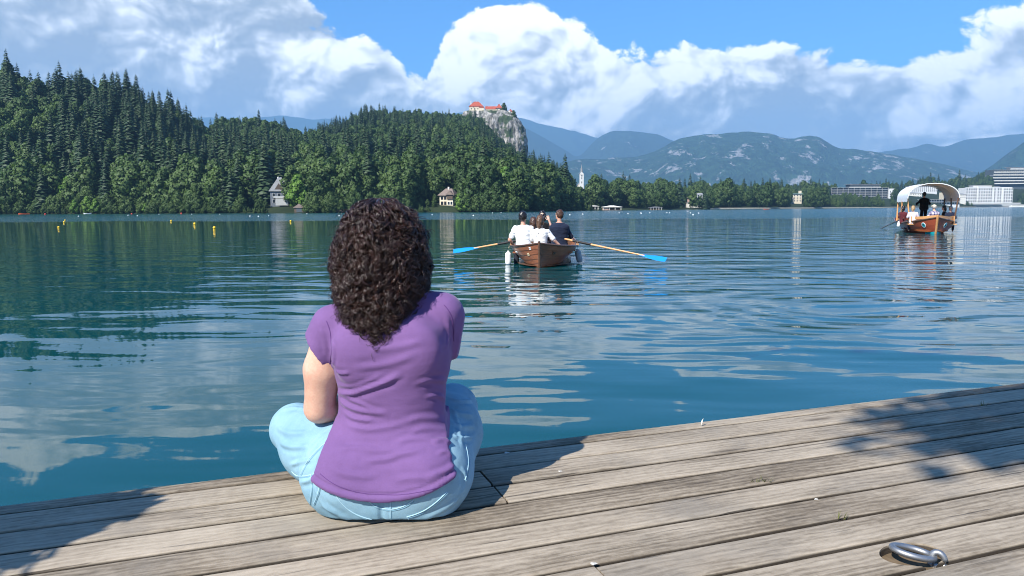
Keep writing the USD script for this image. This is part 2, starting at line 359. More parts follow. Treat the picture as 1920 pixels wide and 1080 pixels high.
def broad_crown(rng, H=18.0, W=5.0, base=0.04, n=1500, lobes=15, size=0.62):
    L = []
    for i in range(lobes):
        t = (i + 0.5) / lobes; z = H * (base + 0.06 + (0.92 - base) * t)
        prof = math.sin(PI * min(1.0, (0.20 + 0.80 * t)) ** 0.95) ** 0.7
        a = i * 2.4 + rng.uniform(-.5, .5); rr = W * 0.55 * prof * rng.uniform(0.55, 1.15)
        L.append((rr * math.cos(a), rr * math.sin(a), z, W * rng.uniform(0.34, 0.52) * (0.55 + 0.5 * prof)))
    L.append((0, 0, H * 0.9, W * 0.36))
    L = np.array(L); w = L[:, 3] ** 2; pick = rng.choice(len(L), n, p=w / w.sum())
    d = rng.normal(0, 1, (n, 3)); d[:, 2] += 0.25; d /= np.linalg.norm(d, axis=1, keepdims=True)
    r = L[pick, 3] * rng.uniform(0.72, 1.08, n); r *= 1 + 0.18 * np.sin(d[:, 0] * 7 + pick) * np.cos(d[:, 1] * 6)
    C = L[pick, :3] + d * r[:, None] * [1, 1, 0.82]
    out = C - [0, 0, H * 0.55]; out = out / np.array([W, W, H * .5]); out /= np.linalg.norm(out, axis=1, keepdims=True)
    N = 0.75 * d + 0.25 * out; N /= np.linalg.norm(N, axis=1, keepdims=True)
    return cards(C, N, size, rng)
def spruce_crown(rng, H=26.0, W=3.6, levels=24, per=13, start=0.10):
    V, F, Nn = [], [], []; k = 0
    for i in range(levels):
        t = i / (levels - 1.0); z = H * (start + (0.985 - start) * t)
        r = W * (1 - t) ** 0.72 * rng.uniform(0.82, 1.14) + 0.30
        m = max(5, int(per * (1 - 0.55 * t))); a0 = rng.uniform(0, 6)
        for j in range(m):
            a = a0 + 2 * PI * j / m + rng.uniform(-.25, .25); R = r * rng.uniform(0.7, 1.15); wd = R * 0.30 + 0.12
            d = np.array([math.cos(a), math.sin(a), 0]); s = np.array([-d[1], d[0], 0]); dr = -0.42 * R * rng.uniform(0.6, 1.2)
            c = np.array([0, 0, z + rng.uniform(-.7, .7)])
            P = [c + d * R * .12, c + d * R * .6 + s * wd + [0, 0, dr * .62], c + d * R + [0, 0, dr * .80], c + d * R * .6 - s * wd + [0, 0, dr * .62], c + d * R * .55 + [0, 0, dr * .22 + .12]]
            V += P; b = k
            F += [[b, b + 4, b + 1], [b + 1, b + 4, b + 2], [b + 2, b + 4, b + 3], [b + 3, b + 4, b]]
            for q, up in zip(P, (.8, .30, .28, .30, .45)):
                nn = d * (1 - up * .6) + np.array([0, 0, up]) + rng.normal(0, .16, 3); Nn.append(nn / np.linalg.norm(nn))
            k += 5
    return np.array(V), np.array(F), np.array(Nn)
def trunk_mesh(H, r, limbs, rng, top=0.8):
    P = np.array([[0, 0, -0.8], [0.05, 0, 0], [0.12, -0.05, H * .3], [0, .1, H * .55], [0, 0, H * top]])
    ms = [tube(P, [r * 1.25, r, r * .8, r * .55, r * .15], 7)]
    for i in range(limbs):
        a = i * 2.4; z = H * (0.25 + 0.45 * i / max(limbs, 1)); L = H * .2
        ms.append(tube([[0, 0, z], [math.cos(a) * L * .5, math.sin(a) * L * .5, z + L * .5], [math.cos(a) * L, math.sin(a) * L, z + L * .8]], [r * .4, r * .25, .04], 5))
    return cat(ms)
def tree_class(name, crown, trunk, mat):
    path = f"/World/Looks/{name}"     # a class prim: the pattern from which copies are made
    c = stage.CreateClassPrim(path)
    v, f, n = crown
    m = usdkit.mesh(stage, path + "/crown", (v, f), mat); m.CreateNormalsAttr(Vt.Vec3fArray.FromNumpy(n.astype(np.float32))); m.SetNormalsInterpolation("vertex")
    usdkit.mesh(stage, path + "/trunk", trunk, M_bark, 40)
    return path
_r0 = np.random.default_rng(77)
BROAD, SPRUCE = [], []
for i, (h, w, n, lb) in enumerate([(17, 6.6, 1900, 16), (19, 5.8, 1900, 17), (14, 6.4, 1700, 14), (16, 5.4, 1700, 15), (18, 7.2, 2100, 19)]):
    BROAD.append((tree_class(f"broadleaf_pattern_{'abcde'[i]}", broad_crown(_r0, h, w, n=n, lobes=lb), trunk_mesh(h, .28, 6, _r0), M_leaf), h, w))
LIME = (tree_class("bright_broadleaf_pattern", broad_crown(_r0, 16, 5.0, n=1600), trunk_mesh(16, .25, 6, _r0), M_lime), 16, 5.0)
COPPER = (tree_class("copper_broadleaf_pattern", broad_crown(_r0, 13, 3.6, n=1200), trunk_mesh(13, .2, 5, _r0), M_copper), 13, 3.6)
for i, (h, w, lv, pr) in enumerate([(26, 5.0, 30, 15), (23, 4.4, 27, 14), (28, 5.0, 32, 15), (20, 4.6, 24, 14)]):
    SPRUCE.append((tree_class(f"spruce_pattern_{'abcd'[i]}", spruce_crown(_r0, h, w, lv, pr), trunk_mesh(h, .26, 0, _r0, .97), M_needle), h, w))

CLEAR = []      # (px0, px1, Y0, Y1): open ground in front of and under the buildings
CLEAR += [(504, 549, 290, 338), (551, 572, 290, 306), (818, 856, 290, 336), (812, 862, 280, 312), (878, 966, 876, 935), (984, 1002, 286, 330)]
CLEAR += [(1122, 1172, 440, 490), (1100, 1126, 440, 478), (1214, 1248, 470, 510), (1080, 1100, 880, 925), (1246, 1262, 600, 660), (1284, 1322, 560, 660), (1476, 1506, 640, 790), (1550, 1672, 940, 1010), (1650, 1668, 800, 1010),
          (1686, 1800, 900, 1210), (1800, 1905, 1080, 1330), (1852, 1990, 1330, 1500)]
LOW = [(1066, 1110, 380, 905, .55), (462, 507, 280, 322, .30), (774, 820, 280, 322, .30), (542, 556, 280, 300, .3), (1545, 1675, 640, 945, .45), (1676, 1805, 700, 1200, .30), (1795, 1860, 800, 1080, .34), (1860, 1905, 1000, 1300, .8), (1120, 1330, 440, 470, .7), (1470, 1510, 600, 700, .5)]
TALLGAP = []
def plant():
    rng = np.random.default_rng(2024)
    out = []
    def zone(px0, px1, f0, f1, step, keep=1.0):
        # walk the ground in metres between two fractions of the way from the shore to the crest
        for px in np.arange(px0, px1, 2.0):
            s, c = np.interp(px, _g, T_SHORE), np.interp(px, _g, T_CY)
            wid = 2.0 / FPX
            Y0, Y1 = s + 3 + f0 * (c - s), s + f1 * (c - s)
            area = wid * (Y1 ** 2 - Y0 ** 2) / 2
            k = rng.poisson(max(area, 0) / step ** 2 * keep)
            if k <= 0: continue
            Y = np.sqrt(rng.uniform(Y0 ** 2, Y1 ** 2, k)); P = px + rng.uniform(0, 2, k)
            out.extend(zip(P, Y))
    zone(-420, 1130, 0.0, 1.18, 6.4)
    zone(-420, 1130, 0.0, 0.05, 5.5)
    zone(1130, 1450, 0.0, 0.75, 8.0)
    zone(1450, 2250, 0.0, 1.0, 11.0)
    zone(1450, 1900, 0.0, 0.08, 8.0)
    zone(1800, 2250, 0.30, 1.05, 11.0)
    for px0 in np.arange(-420, 1130, 2.3):      # bushes overhanging the water
        out.append((px0 + rng.uniform(0, 2), np.interp(px0, _g, T_SHORE) + rng.uniform(-.6, 3.2)))
    P = np.array(out); px, Y = P[:, 0], P[:, 1]
    ok = np.ones(len(px), bool)
    for a, b, y0, y1 in CLEAR: ok &= ~((px > a) & (px < b) & (Y > y0) & (Y < y1))
    # the bare rock of the cliff and the grass strips on the right shore
    ok &= ~((px > 926) & (px < 988) & (Y > 862) & (Y < 930))
    ok &= ~((px > 1360) & (px < 1760) & (Y < np.interp(px, _g, T_SHORE) + 22) & (rng.uniform(0, 1, len(px)) < 0.86))
    px, Y = px[ok], Y[ok]
    # keep a distance between neighbours
    X = (px - 960) / FPX * Y; z = land_z(px, Y)
    n = meshkit.fbm(np.stack([X / 70.0, Y / 70.0, 0 * X + 5], -1), 3, 9)
    t = (Y - np.interp(px, _g, T_SHORE)) / (np.interp(px, _g, T_CY) - np.interp(px, _g, T_SHORE))
    pine = np.clip((n - 0.5) * 4 + 0.22 + 0.48 * np.clip(t - 0.45, 0, 1) * (px < 420) - 0.35 * (t < 0.12) - 0.55 * (px > 560), 0.05, 0.93)
    kind = (rng.uniform(0, 1, len(px)) < pine).astype(int)
    sc = rng.uniform(0.78, 1.14, len(px)) * np.where(px > 1130, 0.86, 1.0) * np.where((px > 430) & (px < 1130) & (t > .3), 0.9, 1.0)
    dsh = Y - np.interp(px, _g, T_SHORE)
    sc = np.where((t < 0.03) & (px < 1130), sc * rng.uniform(0.45, 1.0, len(px)), sc)
    sc = np.where((dsh < 3.2) & (px < 1130), 0.12 + 0.36 * rng.uniform(0, 1, len(px)) ** 1.7, sc); kind = np.where(dsh < 3.2, 0, kind)
    clump = meshkit.fbm(np.stack([px / 26.0, Y / 60.0, 0 * px + 2], -1), 3, 15)
    sc = np.where(px > 1130, sc * np.clip(.35 + 1.35 * clump, .5, 1.35), sc)
    for a, b, y0, y1, f in LOW:
        q = (px > a) & (px < b) & (Y > y0) & (Y < y1); sc = np.where(q, sc * f, sc); kind = np.where(q & (f < .6), 0, kind)
    return px, Y, X, z, kind, sc, t, rng
T_px, T_Y, T_X, T_z, T_kind, T_sc, T_t, _rng = plant()
T_var = _rng.integers(0, 1000, len(T_px)); T_rot = _rng.uniform(0, 360, len(T_px))
LIMESPOTS = [(143, 333), (130, 305), (160, 318), (180, 308), (648, 300), (655, 306), (860, 303), (870, 306), (815, 304), (550, 302), (715, 420), (725, 430), (738, 425), (950, 320), (40, 340), (265, 308), (30, 345), (290, 312), (1012, 330)]
T_special = np.zeros(len(T_px), int)
for a, b in LIMESPOTS:
    j = np.argmin(((T_px - a) * .3) ** 2 + (T_Y - b) ** 2); T_special[j] = 1; T_kind[j] = 0
for a, b in [(478, 330), (484, 333)]:
    j = np.argmin(((T_px - a) * .3) ** 2 + (T_Y - b) ** 2); T_special[j] = 2; T_kind[j] = 0
def pattern(i):
    if T_special[i] == 1: return LIME
    if T_special[i] == 2: return COPPER
    L = SPRUCE if T_kind[i] else BROAD
    return L[T_var[i] % len(L)]
# which trees show: paint them far to near on a small map and count
def seen():
    W, Hh = 960, 220; idm = np.full((Hh, W), -1, np.int32); order = np.argsort(-T_Y)
    for i in order:
        _, h, w = pattern(i); h, w = h * T_sc[i], w * T_sc[i]
        px, py = project((T_X[i], T_Y[i], T_z[i])); s = FPX / T_Y[i] / 2
        x0, x1 = int(px / 2 - w * s * .8), int(px / 2 + w * s * .8) + 1; y0, y1 = int(py / 2 - h * s), int(py / 2)
        if x1 < 0 or x0 >= W: continue
        idm[max(y0, 0):max(y1, 0), max(x0, 0):max(x1, 0)] = i
    return np.bincount(idm[idm >= 0], minlength=len(T_px))
T_seen = seen()
GROUPS = {}
def forest():
    done = np.zeros(len(T_px), bool)
    for kind in (0, 1):
        ids = np.where((T_kind == kind) & (T_special == 0))[0]
        ids = ids[np.argsort(-T_seen[ids])][:296]; done[ids] = True
        for i in ids:
            if T_seen[i] <= 0: done[i] = False; continue
            left = T_px[i] < 425; shore = T_t[i] < 0.06
            q = T_px[i]
            if q >= 1125: where, grp = ("in the belt along the right shore, left of the square cream villa", "left of the cream villa") if q < 1480 else ("on the far right shore between and behind the hotels", "by the hotels")
            elif left: where, grp = ("on the skyline of the wooded hill at the left", "on the left skyline") if T_t[i] > .8 else ("at the water's edge below the wooded left hill", "below the left hill") if shore else ("on the steep slope of the wooded left hill", "on the left hill")
            elif shore: where, grp = ("at the water's edge near the grey villa", "near the grey villa") if q < 640 else ("at the water's edge near the cream lake house", "near the lake house") if q < 930 else ("at the water's edge below the castle cliff", "below the cliff")
            else: where, grp = ("on the slope left of the castle", "left of the castle") if q < 900 else ("on the slope under and right of the castle cliff", "right of the castle")
            lab, grp = (("dark pointed spruce " if kind else "leafy green tree ") + where, ("spruces " if kind else "leafy trees ") + grp)
            place_tree(i, "spruce_tree" if kind else "broadleaf_tree", lab, grp)
    for i in np.where(T_special > 0)[0]:
        done[i] = True
        if T_special[i] == 1: place_tree(i, "bright_broadleaf_tree", "bright lime green leafy tree lighter than the woods around it", "bright green trees in the woods")
        else: place_tree(i, "copper_tree", "small reddish brown leafed tree left of the steep roofed villa", "copper leafed trees by the villa")
    rest = np.where(~done)[0]
    protos = BROAD + SPRUCE
    pi = UsdGeom.PointInstancer.Define(stage, "/World/forest")
    hold = []
    for k, (p, h, w) in enumerate(protos):
        q = f"/World/forest/tree_pattern_{k:03d}"
        x = UsdGeom.Xform.Define(stage, q); x.GetPrim().GetReferences().AddInternalReference(p); hold.append(q)
    pi.CreatePrototypesRel().SetTargets([Sdf.Path(q) for q in hold])
    idx = [protos.index(pattern(i)) for i in rest]
    pi.CreateProtoIndicesAttr(Vt.IntArray(idx))
    pi.CreatePositionsAttr(Vt.Vec3fArray.FromNumpy(np.stack([T_X[rest], T_Y[rest], T_z[rest]], 1).astype(np.float32)))
    s = T_sc[rest]; pi.CreateScalesAttr(Vt.Vec3fArray.FromNumpy(np.stack([s, s, s], 1).astype(np.float32)))
    a = np.radians(T_rot[rest]) / 2
    pi.CreateOrientationsAttr(Vt.QuathArray([Gf.Quath(float(math.cos(x)), 0, 0, float(math.sin(x))) for x in a]))
    tag(pi.GetPrim(), "dense mixed forest covering the hills behind the nearer trees", "forest", kind="stuff")
def place_tree(i, name, lab, grp):
    x = UsdGeom.Xform.Define(stage, path_for(name))
    x.AddTranslateOp().Set(Gf.Vec3d(float(T_X[i]), float(T_Y[i]), float(T_z[i]))); x.AddRotateZOp().Set(float(T_rot[i])); x.AddScaleOp().Set(Gf.Vec3f(float(T_sc[i])))
    p = x.GetPrim(); p.GetReferences().AddInternalReference(pattern(i)[0]); p.SetInstanceable(True)
    tag(p, lab, "tree", grp)
forest()
print("trees", len(T_px), "individual in view", int((T_seen > 0).sum()))
# ---------------------------------------------------------------- implicit modelling for bodies and clothes
class Field:
    """A distance field on a grid; shapes are blended in one by one, each only near itself."""
    def __init__(s, lo, hi, h):
        s.lo, s.h = np.array(lo, float), h
        s.n = np.ceil((np.array(hi) - s.lo) / h).astype(int) + 1
        s.ax = [s.lo[i] + h * np.arange(s.n[i]) for i in range(3)]
        s.d = np.full(s.n, 1.0, np.float32)
    def _sl(s, lo, hi):
        a = np.clip(np.floor((np.array(lo) - s.lo) / s.h).astype(int), 0, s.n); b = np.clip(np.ceil((np.array(hi) - s.lo) / s.h).astype(int) + 1, 0, s.n)
        return tuple(slice(i, j) for i, j in zip(a, b))
    def grid(s, sl): return np.meshgrid(*[s.ax[i][sl[i]] for i in range(3)], indexing="ij", sparse=True)
    def blend(s, sl, v, k, cut=False):
        c = s.d[sl]; v = v.astype(np.float32)
        if cut: c, v = -c, v
        if k > 0:
            h = np.maximum(k - np.abs(c - v), 0) / k; r = np.minimum(c, v) - h * h * h * k / 6.0
        else: r = np.minimum(c, v)
        s.d[sl] = -r if cut else r
    def cone(s, a, b, ra, rb, k=0.02, cut=False, pad=0.06):
        a, b = np.array(a, float), np.array(b, float); R = max(ra, rb) + pad
        sl = s._sl(np.minimum(a, b) - R, np.maximum(a, b) + R); X, Y, Z = s.grid(sl)
        e = b - a; L = max(e @ e, 1e-9)
        t = np.clip(((X - a[0]) * e[0] + (Y - a[1]) * e[1] + (Z - a[2]) * e[2]) / L, 0, 1)
        d = np.sqrt((X - a[0] - t * e[0]) ** 2 + (Y - a[1] - t * e[1]) ** 2 + (Z - a[2] - t * e[2]) ** 2) - (ra + (rb - ra) * t)
        s.blend(sl, d, k, cut); return s
    def chain(s, pts, rad, k=0.02):
        for i in range(len(pts) - 1): s.cone(pts[i], pts[i + 1], rad[i], rad[i + 1], k)
        return s
    def ell(s, c, r, k=0.02, R=None, cut=False, pad=0.06):
        c, r = np.array(c, float), np.array(r, float); Q = r.max() + pad
        sl = s._sl(c - Q, c + Q); X, Y, Z = s.grid(sl)
        x, y, z = X - c[0], Y - c[1], Z - c[2]
        if R is not None: x, y, z = [R[0][i] * x + R[1][i] * y + R[2][i] * z for i in range(3)]
        k0 = np.sqrt((x / r[0]) ** 2 + (y / r[1]) ** 2 + (z / r[2]) ** 2); k1 = np.sqrt((x / r[0] ** 2) ** 2 + (y / r[1] ** 2) ** 2 + (z / r[2] ** 2) ** 2)
        s.blend(sl, k0 * (k0 - 1) / np.maximum(k1, 1e-6), k, cut); return s
    def stack(s, rows, k=0.02, grow=0.0, pad=0.07, p=2.3):
        """A trunk of stacked superellipses: rows of (z, half width, half depth, cx, cy)."""
        from scipy.interpolate import PchipInterpolator
        rows = np.array(rows, float); z0, z1 = rows[0, 0], rows[-1, 0]
        f = PchipInterpolator(rows[:, 0], rows[:, 1:])
        m = rows[:, 1:3].max() + pad
        lo = np.array([rows[:, 3].min() - m, rows[:, 4].min() - m, z0 - pad]); hi = np.array([rows[:, 3].max() + m, rows[:, 4].max() + m, z1 + pad])
        sl = s._sl(lo, hi); X, Y, Z = s.grid(sl)
        zz = np.clip(Z, z0, z1); q = f(zz.ravel()); a, b, cx, cy = [q[:, i].reshape(zz.shape) for i in range(4)]
        a, b = a + grow, b + grow
        rho = (np.abs((X - cx) / a) ** p + np.abs((Y - cy) / b) ** p) ** (1 / p)
        d = (rho - 1) * (a * b) / np.sqrt((a * a + b * b) / 2)
        d = np.maximum(d, np.maximum(z0 - grow - Z, Z - z1 - grow))
        s.blend(sl, d, k); return s
    def keep(s, fn):
        """Cuts with fn(X, Y, Z) <= 0."""
        X, Y, Z = s.grid(tuple(slice(0, n) for n in s.n)); s.d = np.maximum(s.d, (fn(X, Y, Z) + 0 * s.d).astype(np.float32)); return s
    def mesh(s, smooth_it=1):
        """Surface nets."""
        d = s.d.astype(float); ins = d < 0
        n = s.n; cnt = np.zeros(n - 1); acc = np.zeros((*(n - 1), 3))
        C = lambda i, j, k: (slice(i, n[0] - 1 + i), slice(j, n[1] - 1 + j), slice(k, n[2] - 1 + k))
        for a in range(3):
            for o in ((0, 0), (0, 1), (1, 0), (1, 1)):
                i0 = [0, 0, 0]; rest = [x for x in range(3) if x != a]; i0[rest[0]], i0[rest[1]] = o
                i1 = list(i0); i1[a] = 1
                A, B = d[C(*i0)], d[C(*i1)]; m = (A < 0) != (B < 0)
                t = np.where(m, A / np.where(m, A - B, 1), 0)
                cnt += m
                for x in range(3): acc[..., x] += m * (i0[x] if x != a else t)
        act = cnt > 0; idx = np.full(n - 1, -1); idx[act] = np.arange(act.sum())
        g = np.argwhere(act); V = s.lo + s.h * (g + acc[act] / cnt[act][:, None])
        F = []
        for a in range(3):
            b, c = (a + 1) % 3, (a + 2) % 3
            sa = [slice(0, n[x]) for x in range(3)]; sb = list(sa)
            sa[a] = slice(0, n[a] - 1); sb[a] = slice(1, n[a])
            m = ins[tuple(sa)] != ins[tuple(sb)]; e = np.argwhere(m)
            e = e[(e[:, b] > 0) & (e[:, c] > 0) & (e[:, b] < n[b] - 1) & (e[:, c] < n[c] - 1)]
            q = []
            for ob, oc in ((-1, -1), (0, -1), (0, 0), (-1, 0)):
                w = e.copy(); w[:, b] += ob; w[:, c] += oc; q.append(idx[w[:, 0], w[:, 1], w[:, 2]])
            q = np.stack(q, 1); fl = ins[e[:, 0], e[:, 1], e[:, 2]]
            q[~fl] = q[~fl][:, ::-1]
            F += [q[:, [0, 1, 2]], q[:, [0, 2, 3]]]
        m = trimesh.Trimesh(V, np.vstack(F), process=False)
        if smooth_it: trimesh.smoothing.filter_taubin(m, 0.5, 0.53, iterations=smooth_it * 6)
        return m
def rotz(a):
    c, s = math.cos(a), math.sin(a); return np.array([[c, -s, 0], [s, c, 0], [0, 0, 1.0]])
def hand(f, wrist, fwd, nrm, side, size=0.185, curl=0.35, spread=0.12):
    """Adds palm, four unequal fingers and a thumb to a field. fwd: towards the finger tips, nrm: out of the back of the hand, side: towards the thumb."""
    w, F_, N, S = [np.array(x, float) for x in (wrist, fwd, nrm, side)]
    F_ /= np.linalg.norm(F_); S = S - F_ * (S @ F_); S /= np.linalg.norm(S); N = np.cross(S, F_) * np.sign(np.cross(S, F_) @ N)
    L = size; k = 0.006
    P = lambda u, v, n=0: w + F_ * u * L + S * v * L + N * n * L
    f.cone(P(0, 0), P(.22, .0), .026 * L / .185, .030 * L / .185, .015)
    for v in (-.16, -.05, .06, .15): f.cone(P(.10, v * .6), P(.46, v), .014 * L / .185, .0125 * L / .185, .014)
    for v, ln, sp in ((-.165, .36, -1.2), (-.055, .46, -.35), (.055, .49, .35), (.16, .43, 1.1)):
        p, a = P(.46, v), 0.12; d0 = F_ + S * spread * sp
        for j, (q, rr) in enumerate(((.46, .0098), (.30, .0088), (.24, .0078))):
            a += curl * (0.6 if j == 0 else 1.0); dd = d0 / np.linalg.norm(d0) * math.cos(a) - N * math.sin(a); p2 = p + dd * ln * q * L
            f.cone(p, p2, rr * L / .185, rr * .9 * L / .185, k, pad=.03); p = p2
    p = P(.12, .14, -.03)
    for dd, ln, rr in ((F_ * .75 + S * .75 - N * .25, .24, .0135), (F_ * .95 + S * .35 - N * .2, .19, .011), (F_ * 1.0 + S * .05 - N * .2, .15, .0095)):
        p2 = p + dd / np.linalg.norm(dd) * ln * L; f.cone(p, p2, rr * L / .185, rr * .92 * L / .185, k, pad=.03); p = p2
def head(f, c, yaw=0.0, tilt=0.0, s=1.0, face=True):
    """A skull with jaw, nose, brow, lips and ears, facing +y turned by yaw."""
    R = rotz(yaw); T = np.array([[1, 0, 0], [0, math.cos(tilt), -math.sin(tilt)], [0, math.sin(tilt), math.cos(tilt)]]); R = R @ T
    c = np.array(c, float); W = lambda x, y, z: c + R @ (np.array([x, y, z]) * s)
    f.ell(W(0, -.012, .022), np.array([.076, .094, .096]) * s, .02, R.T.tolist() if False else R)
    f.ell(W(0, .020, -.050), np.array([.060, .070, .072]) * s, .03, R)
    f.cone(W(-.02, .068, -.098), W(.02, .068, -.098), .018 * s, .018 * s, .03)
    if face:
        f.cone(W(0, .086, .010), W(0, .104, -.030), .009 * s, .013 * s, .012, pad=.03)
        f.cone(W(-.042, .078, .026), W(.042, .078, .026), .010 * s, .010 * s, .02, pad=.03)
        for x in (-.031, .031): f.ell(W(x, .092, .008), np.array([.015, .010, .010]) * s, .008, R, cut=True, pad=.02)
        for x in (-.031, .031): f.ell(W(x, .078, .007), np.array([.012, .012, .012]) * s, .002, R, pad=.02)
        f.cone(W(-.020, .084, -.060), W(.020, .084, -.060), .007 * s, .007 * s, .008, pad=.02)
        f.cone(W(-.015, .085, -.070), W(.015, .085, -.070), .007 * s, .007 * s, .006, pad=.02)
    for x in (-1, 1): f.ell(W(.076 * x, -.008, -.004), np.array([.012, .020, .032]) * s, .008, R, pad=.03)
    return W
def displace(m, fn):
    n = m.vertex_normals.copy(); m.vertices = m.vertices + n * fn(m.vertices, n)[:, None]; return m
# ---------------------------------------------------------------- the wooden dock
EDGE0 = on_z(0, 948, DOCK_Z); _e1 = on_z(1920, 718, DOCK_Z)
DOCK_U = (_e1 - EDGE0) / np.linalg.norm(_e1 - EDGE0); DOCK_V = np.array([DOCK_U[1], -DOCK_U[0], 0])   # along the edge, and inwards
DOCK_RZ = math.degrees(math.atan2(DOCK_U[1], DOCK_U[0]))
def to_dock(p): q = np.asarray(p, float) - EDGE0; return q @ DOCK_U, q @ DOCK_V, q[2]
def make_wood(name, dark=0.0):
    g = NG()
    o = g("texture_coordinate").object
    r = g("object_info").random
    off = g("combine_xyz", x=g.m("multiply", r, 37.0), y=g.m("multiply", r, 11.0), z=g.m("multiply", r, 23.0)).vector
    p = g.vm("add", o, off)
    wob = g("noise_texture", vector=g("mapping", vector=p, scale=(1.4, 3.0, 3.0)).vector, scale=1.0, detail=3).color
    pw = g.vm("add", p, g("vector_math", math_type="multiply", vector1=g.vm("subtract", wob, (.5, .5, .5)), vector2=(0.0, 0.055, 0.055)).vector)
    # knots bend the grain
    kn = g("voronoi_texture", vector=g("mapping", vector=p, scale=(1.3, 6.0, 0.01)).vector, scale=1.0, feature="f1")
    kd = kn.distance
    knot = g.mr(kd, 0.16, 0.03)
    grain = g.noise(g("mapping", vector=pw, scale=(4.5, 120, 120)).vector, 1.0, 5, 0.66)
    rings = g("wave_texture", wave_type="bands", bands_direction="y", vector=g("mapping", vector=pw, scale=(.5, 1, 1)).vector, scale=14.0, distortion=5.0, detail=3.0, detail_scale=2.2).fac
    crack = g.noise(g("mapping", vector=pw, scale=(1.2, 60, 60)).vector, 1.0, 3, 0.5)
    crk = g.mr(crack, 0.665, 0.72)
    patch = g.noise(g("mapping", vector=p, scale=(1.1, 3.2, 3.2)).vector, 1.0, 5, 0.62)
    spots = g.noise(p, 42.0, 4, 0.65)
    f = g.m("add", g.m("multiply", grain, 0.50), g.m("add", g.m("multiply", rings, 0.10), g.m("add", g.m("multiply", patch, 0.85), g.m("multiply", spots, 0.24))))
    f = g.m("add", f, g.m("multiply_add", r, 0.13, -0.41))
    k = 1.0 - dark
    col = g("rgb_ramp", ramp=[(0.22, (.070 * k, .054 * k, .038 * k)), (0.38, (.175 * k, .140 * k, .100 * k)), (0.52, (.285 * k, .235 * k, .175 * k)), (0.72, (.40 * k, .335 * k, .255 * k))], interpolate=True, fac=f).color
    col = g.mix(g.m("multiply", crk, 0.75), col, (.05, .04, .032))
    col = g.mix(g.m("multiply", knot, 0.8), col, (.10, .078, .056))
    grey = g.mr(g.noise(p, 1.7, 4, 0.6), 0.5, 0.68, 0, 0.45)
    col = g.mix(grey, col, (.165, .148, .125))
    side = g.mr(g("separate_xyz", vector=o).z, -0.0035, -0.008)      # darker below the plank tops, down inside the joints
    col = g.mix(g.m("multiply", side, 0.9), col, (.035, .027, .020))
    h = g.m("add", g.m("multiply", grain, 0.0018), g.m("add", g.m("multiply", crk, -0.0022), g.m("multiply", spots, 0.0007)))
    b = g("bump", height=h, strength=0.9, distance=1.0)
    return g.done(name, surface=g("principled_bsdf", base_color=col, roughness=0.82, specular_ior_level=0.22, normal=b.normal).BSDF)
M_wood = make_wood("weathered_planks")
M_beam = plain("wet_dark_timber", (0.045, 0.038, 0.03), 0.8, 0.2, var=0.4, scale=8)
M_steel = plain("galvanised_steel", (0.33, 0.335, 0.34), 0.5, 0.5, 0.9, var=0.12, scale=60)
dock = xf("wooden_dock", EDGE0, DOCK_RZ, "weathered grey wooden plank dock along the lake with a woman sitting on it", "dock")
RING = to_dock(on_z(1716, 1040, DOCK_Z))
def plank_mesh(u0, u1, v0, v1, seed, th=0.045):
    """In dock coordinates: u along x, v along -y, top at z = 0."""
    rng = np.random.default_rng(seed)
    n = max(3, int((u1 - u0) / 0.04)); u = np.linspace(u0, u1, n)
    w0 = (meshkit.fbm(np.stack([u * 3.5, 0 * u + seed, 0 * u], -1), 4) - 0.5) * 0.006; w1 = (meshkit.fbm(np.stack([u * 3.5, 0 * u + seed + 50, 0 * u], -1), 4) - 0.5) * 0.006
    zt = (meshkit.fbm(np.stack([u * 1.2, 0 * u + seed, 0 * u + 9], -1), 2) - 0.5) * 0.004
    tilt = rng.uniform(-.0015, .0015)
    c = 0.006
    prof = [(0, -th), (0, -c * 1.6), (0.25 * c, -c * .5), (c, 0), (None, 0.0008)]
    a, b = v0 + w0, v1 + w1
    rows = [(a, 0 * u - th), (a, zt - c * 1.5), (a + c * .3, zt - c * .45), (a + c * 1.3, zt), (a * .5 + b * .5, zt - 0.0006), (b - c * 1.3, zt + tilt), (b - c * .3, zt + tilt - c * .45), (b, zt + tilt - c * 1.5), (b, 0 * u - th)]
    k = len(rows)
    V = np.stack([np.stack([u, -r[0], r[1]], -1) for r in rows], 1).reshape(-1, 3)   # n x k
    F = []
    i = np.arange(n - 1)[:, None] * k + np.arange(k)[None]; j = np.arange(n - 1)[:, None] * k + (np.arange(k)[None] + 1) % k
    F.append(np.stack([i, i + k, j + k], -1).reshape(-1, 3)); F.append(np.stack([i, j + k, j], -1).reshape(-1, 3))
    for base, flip in ((0, 1), ((n - 1) * k, 0)):
        for q in range(1, k - 1):
            t = [base, base + q, base + q + 1]; F.append(np.array([t[::-1] if not flip else t]))
    m = trimesh.Trimesh(V, np.vstack(F), process=False)
    if m.volume < 0: m.invert()
    return m
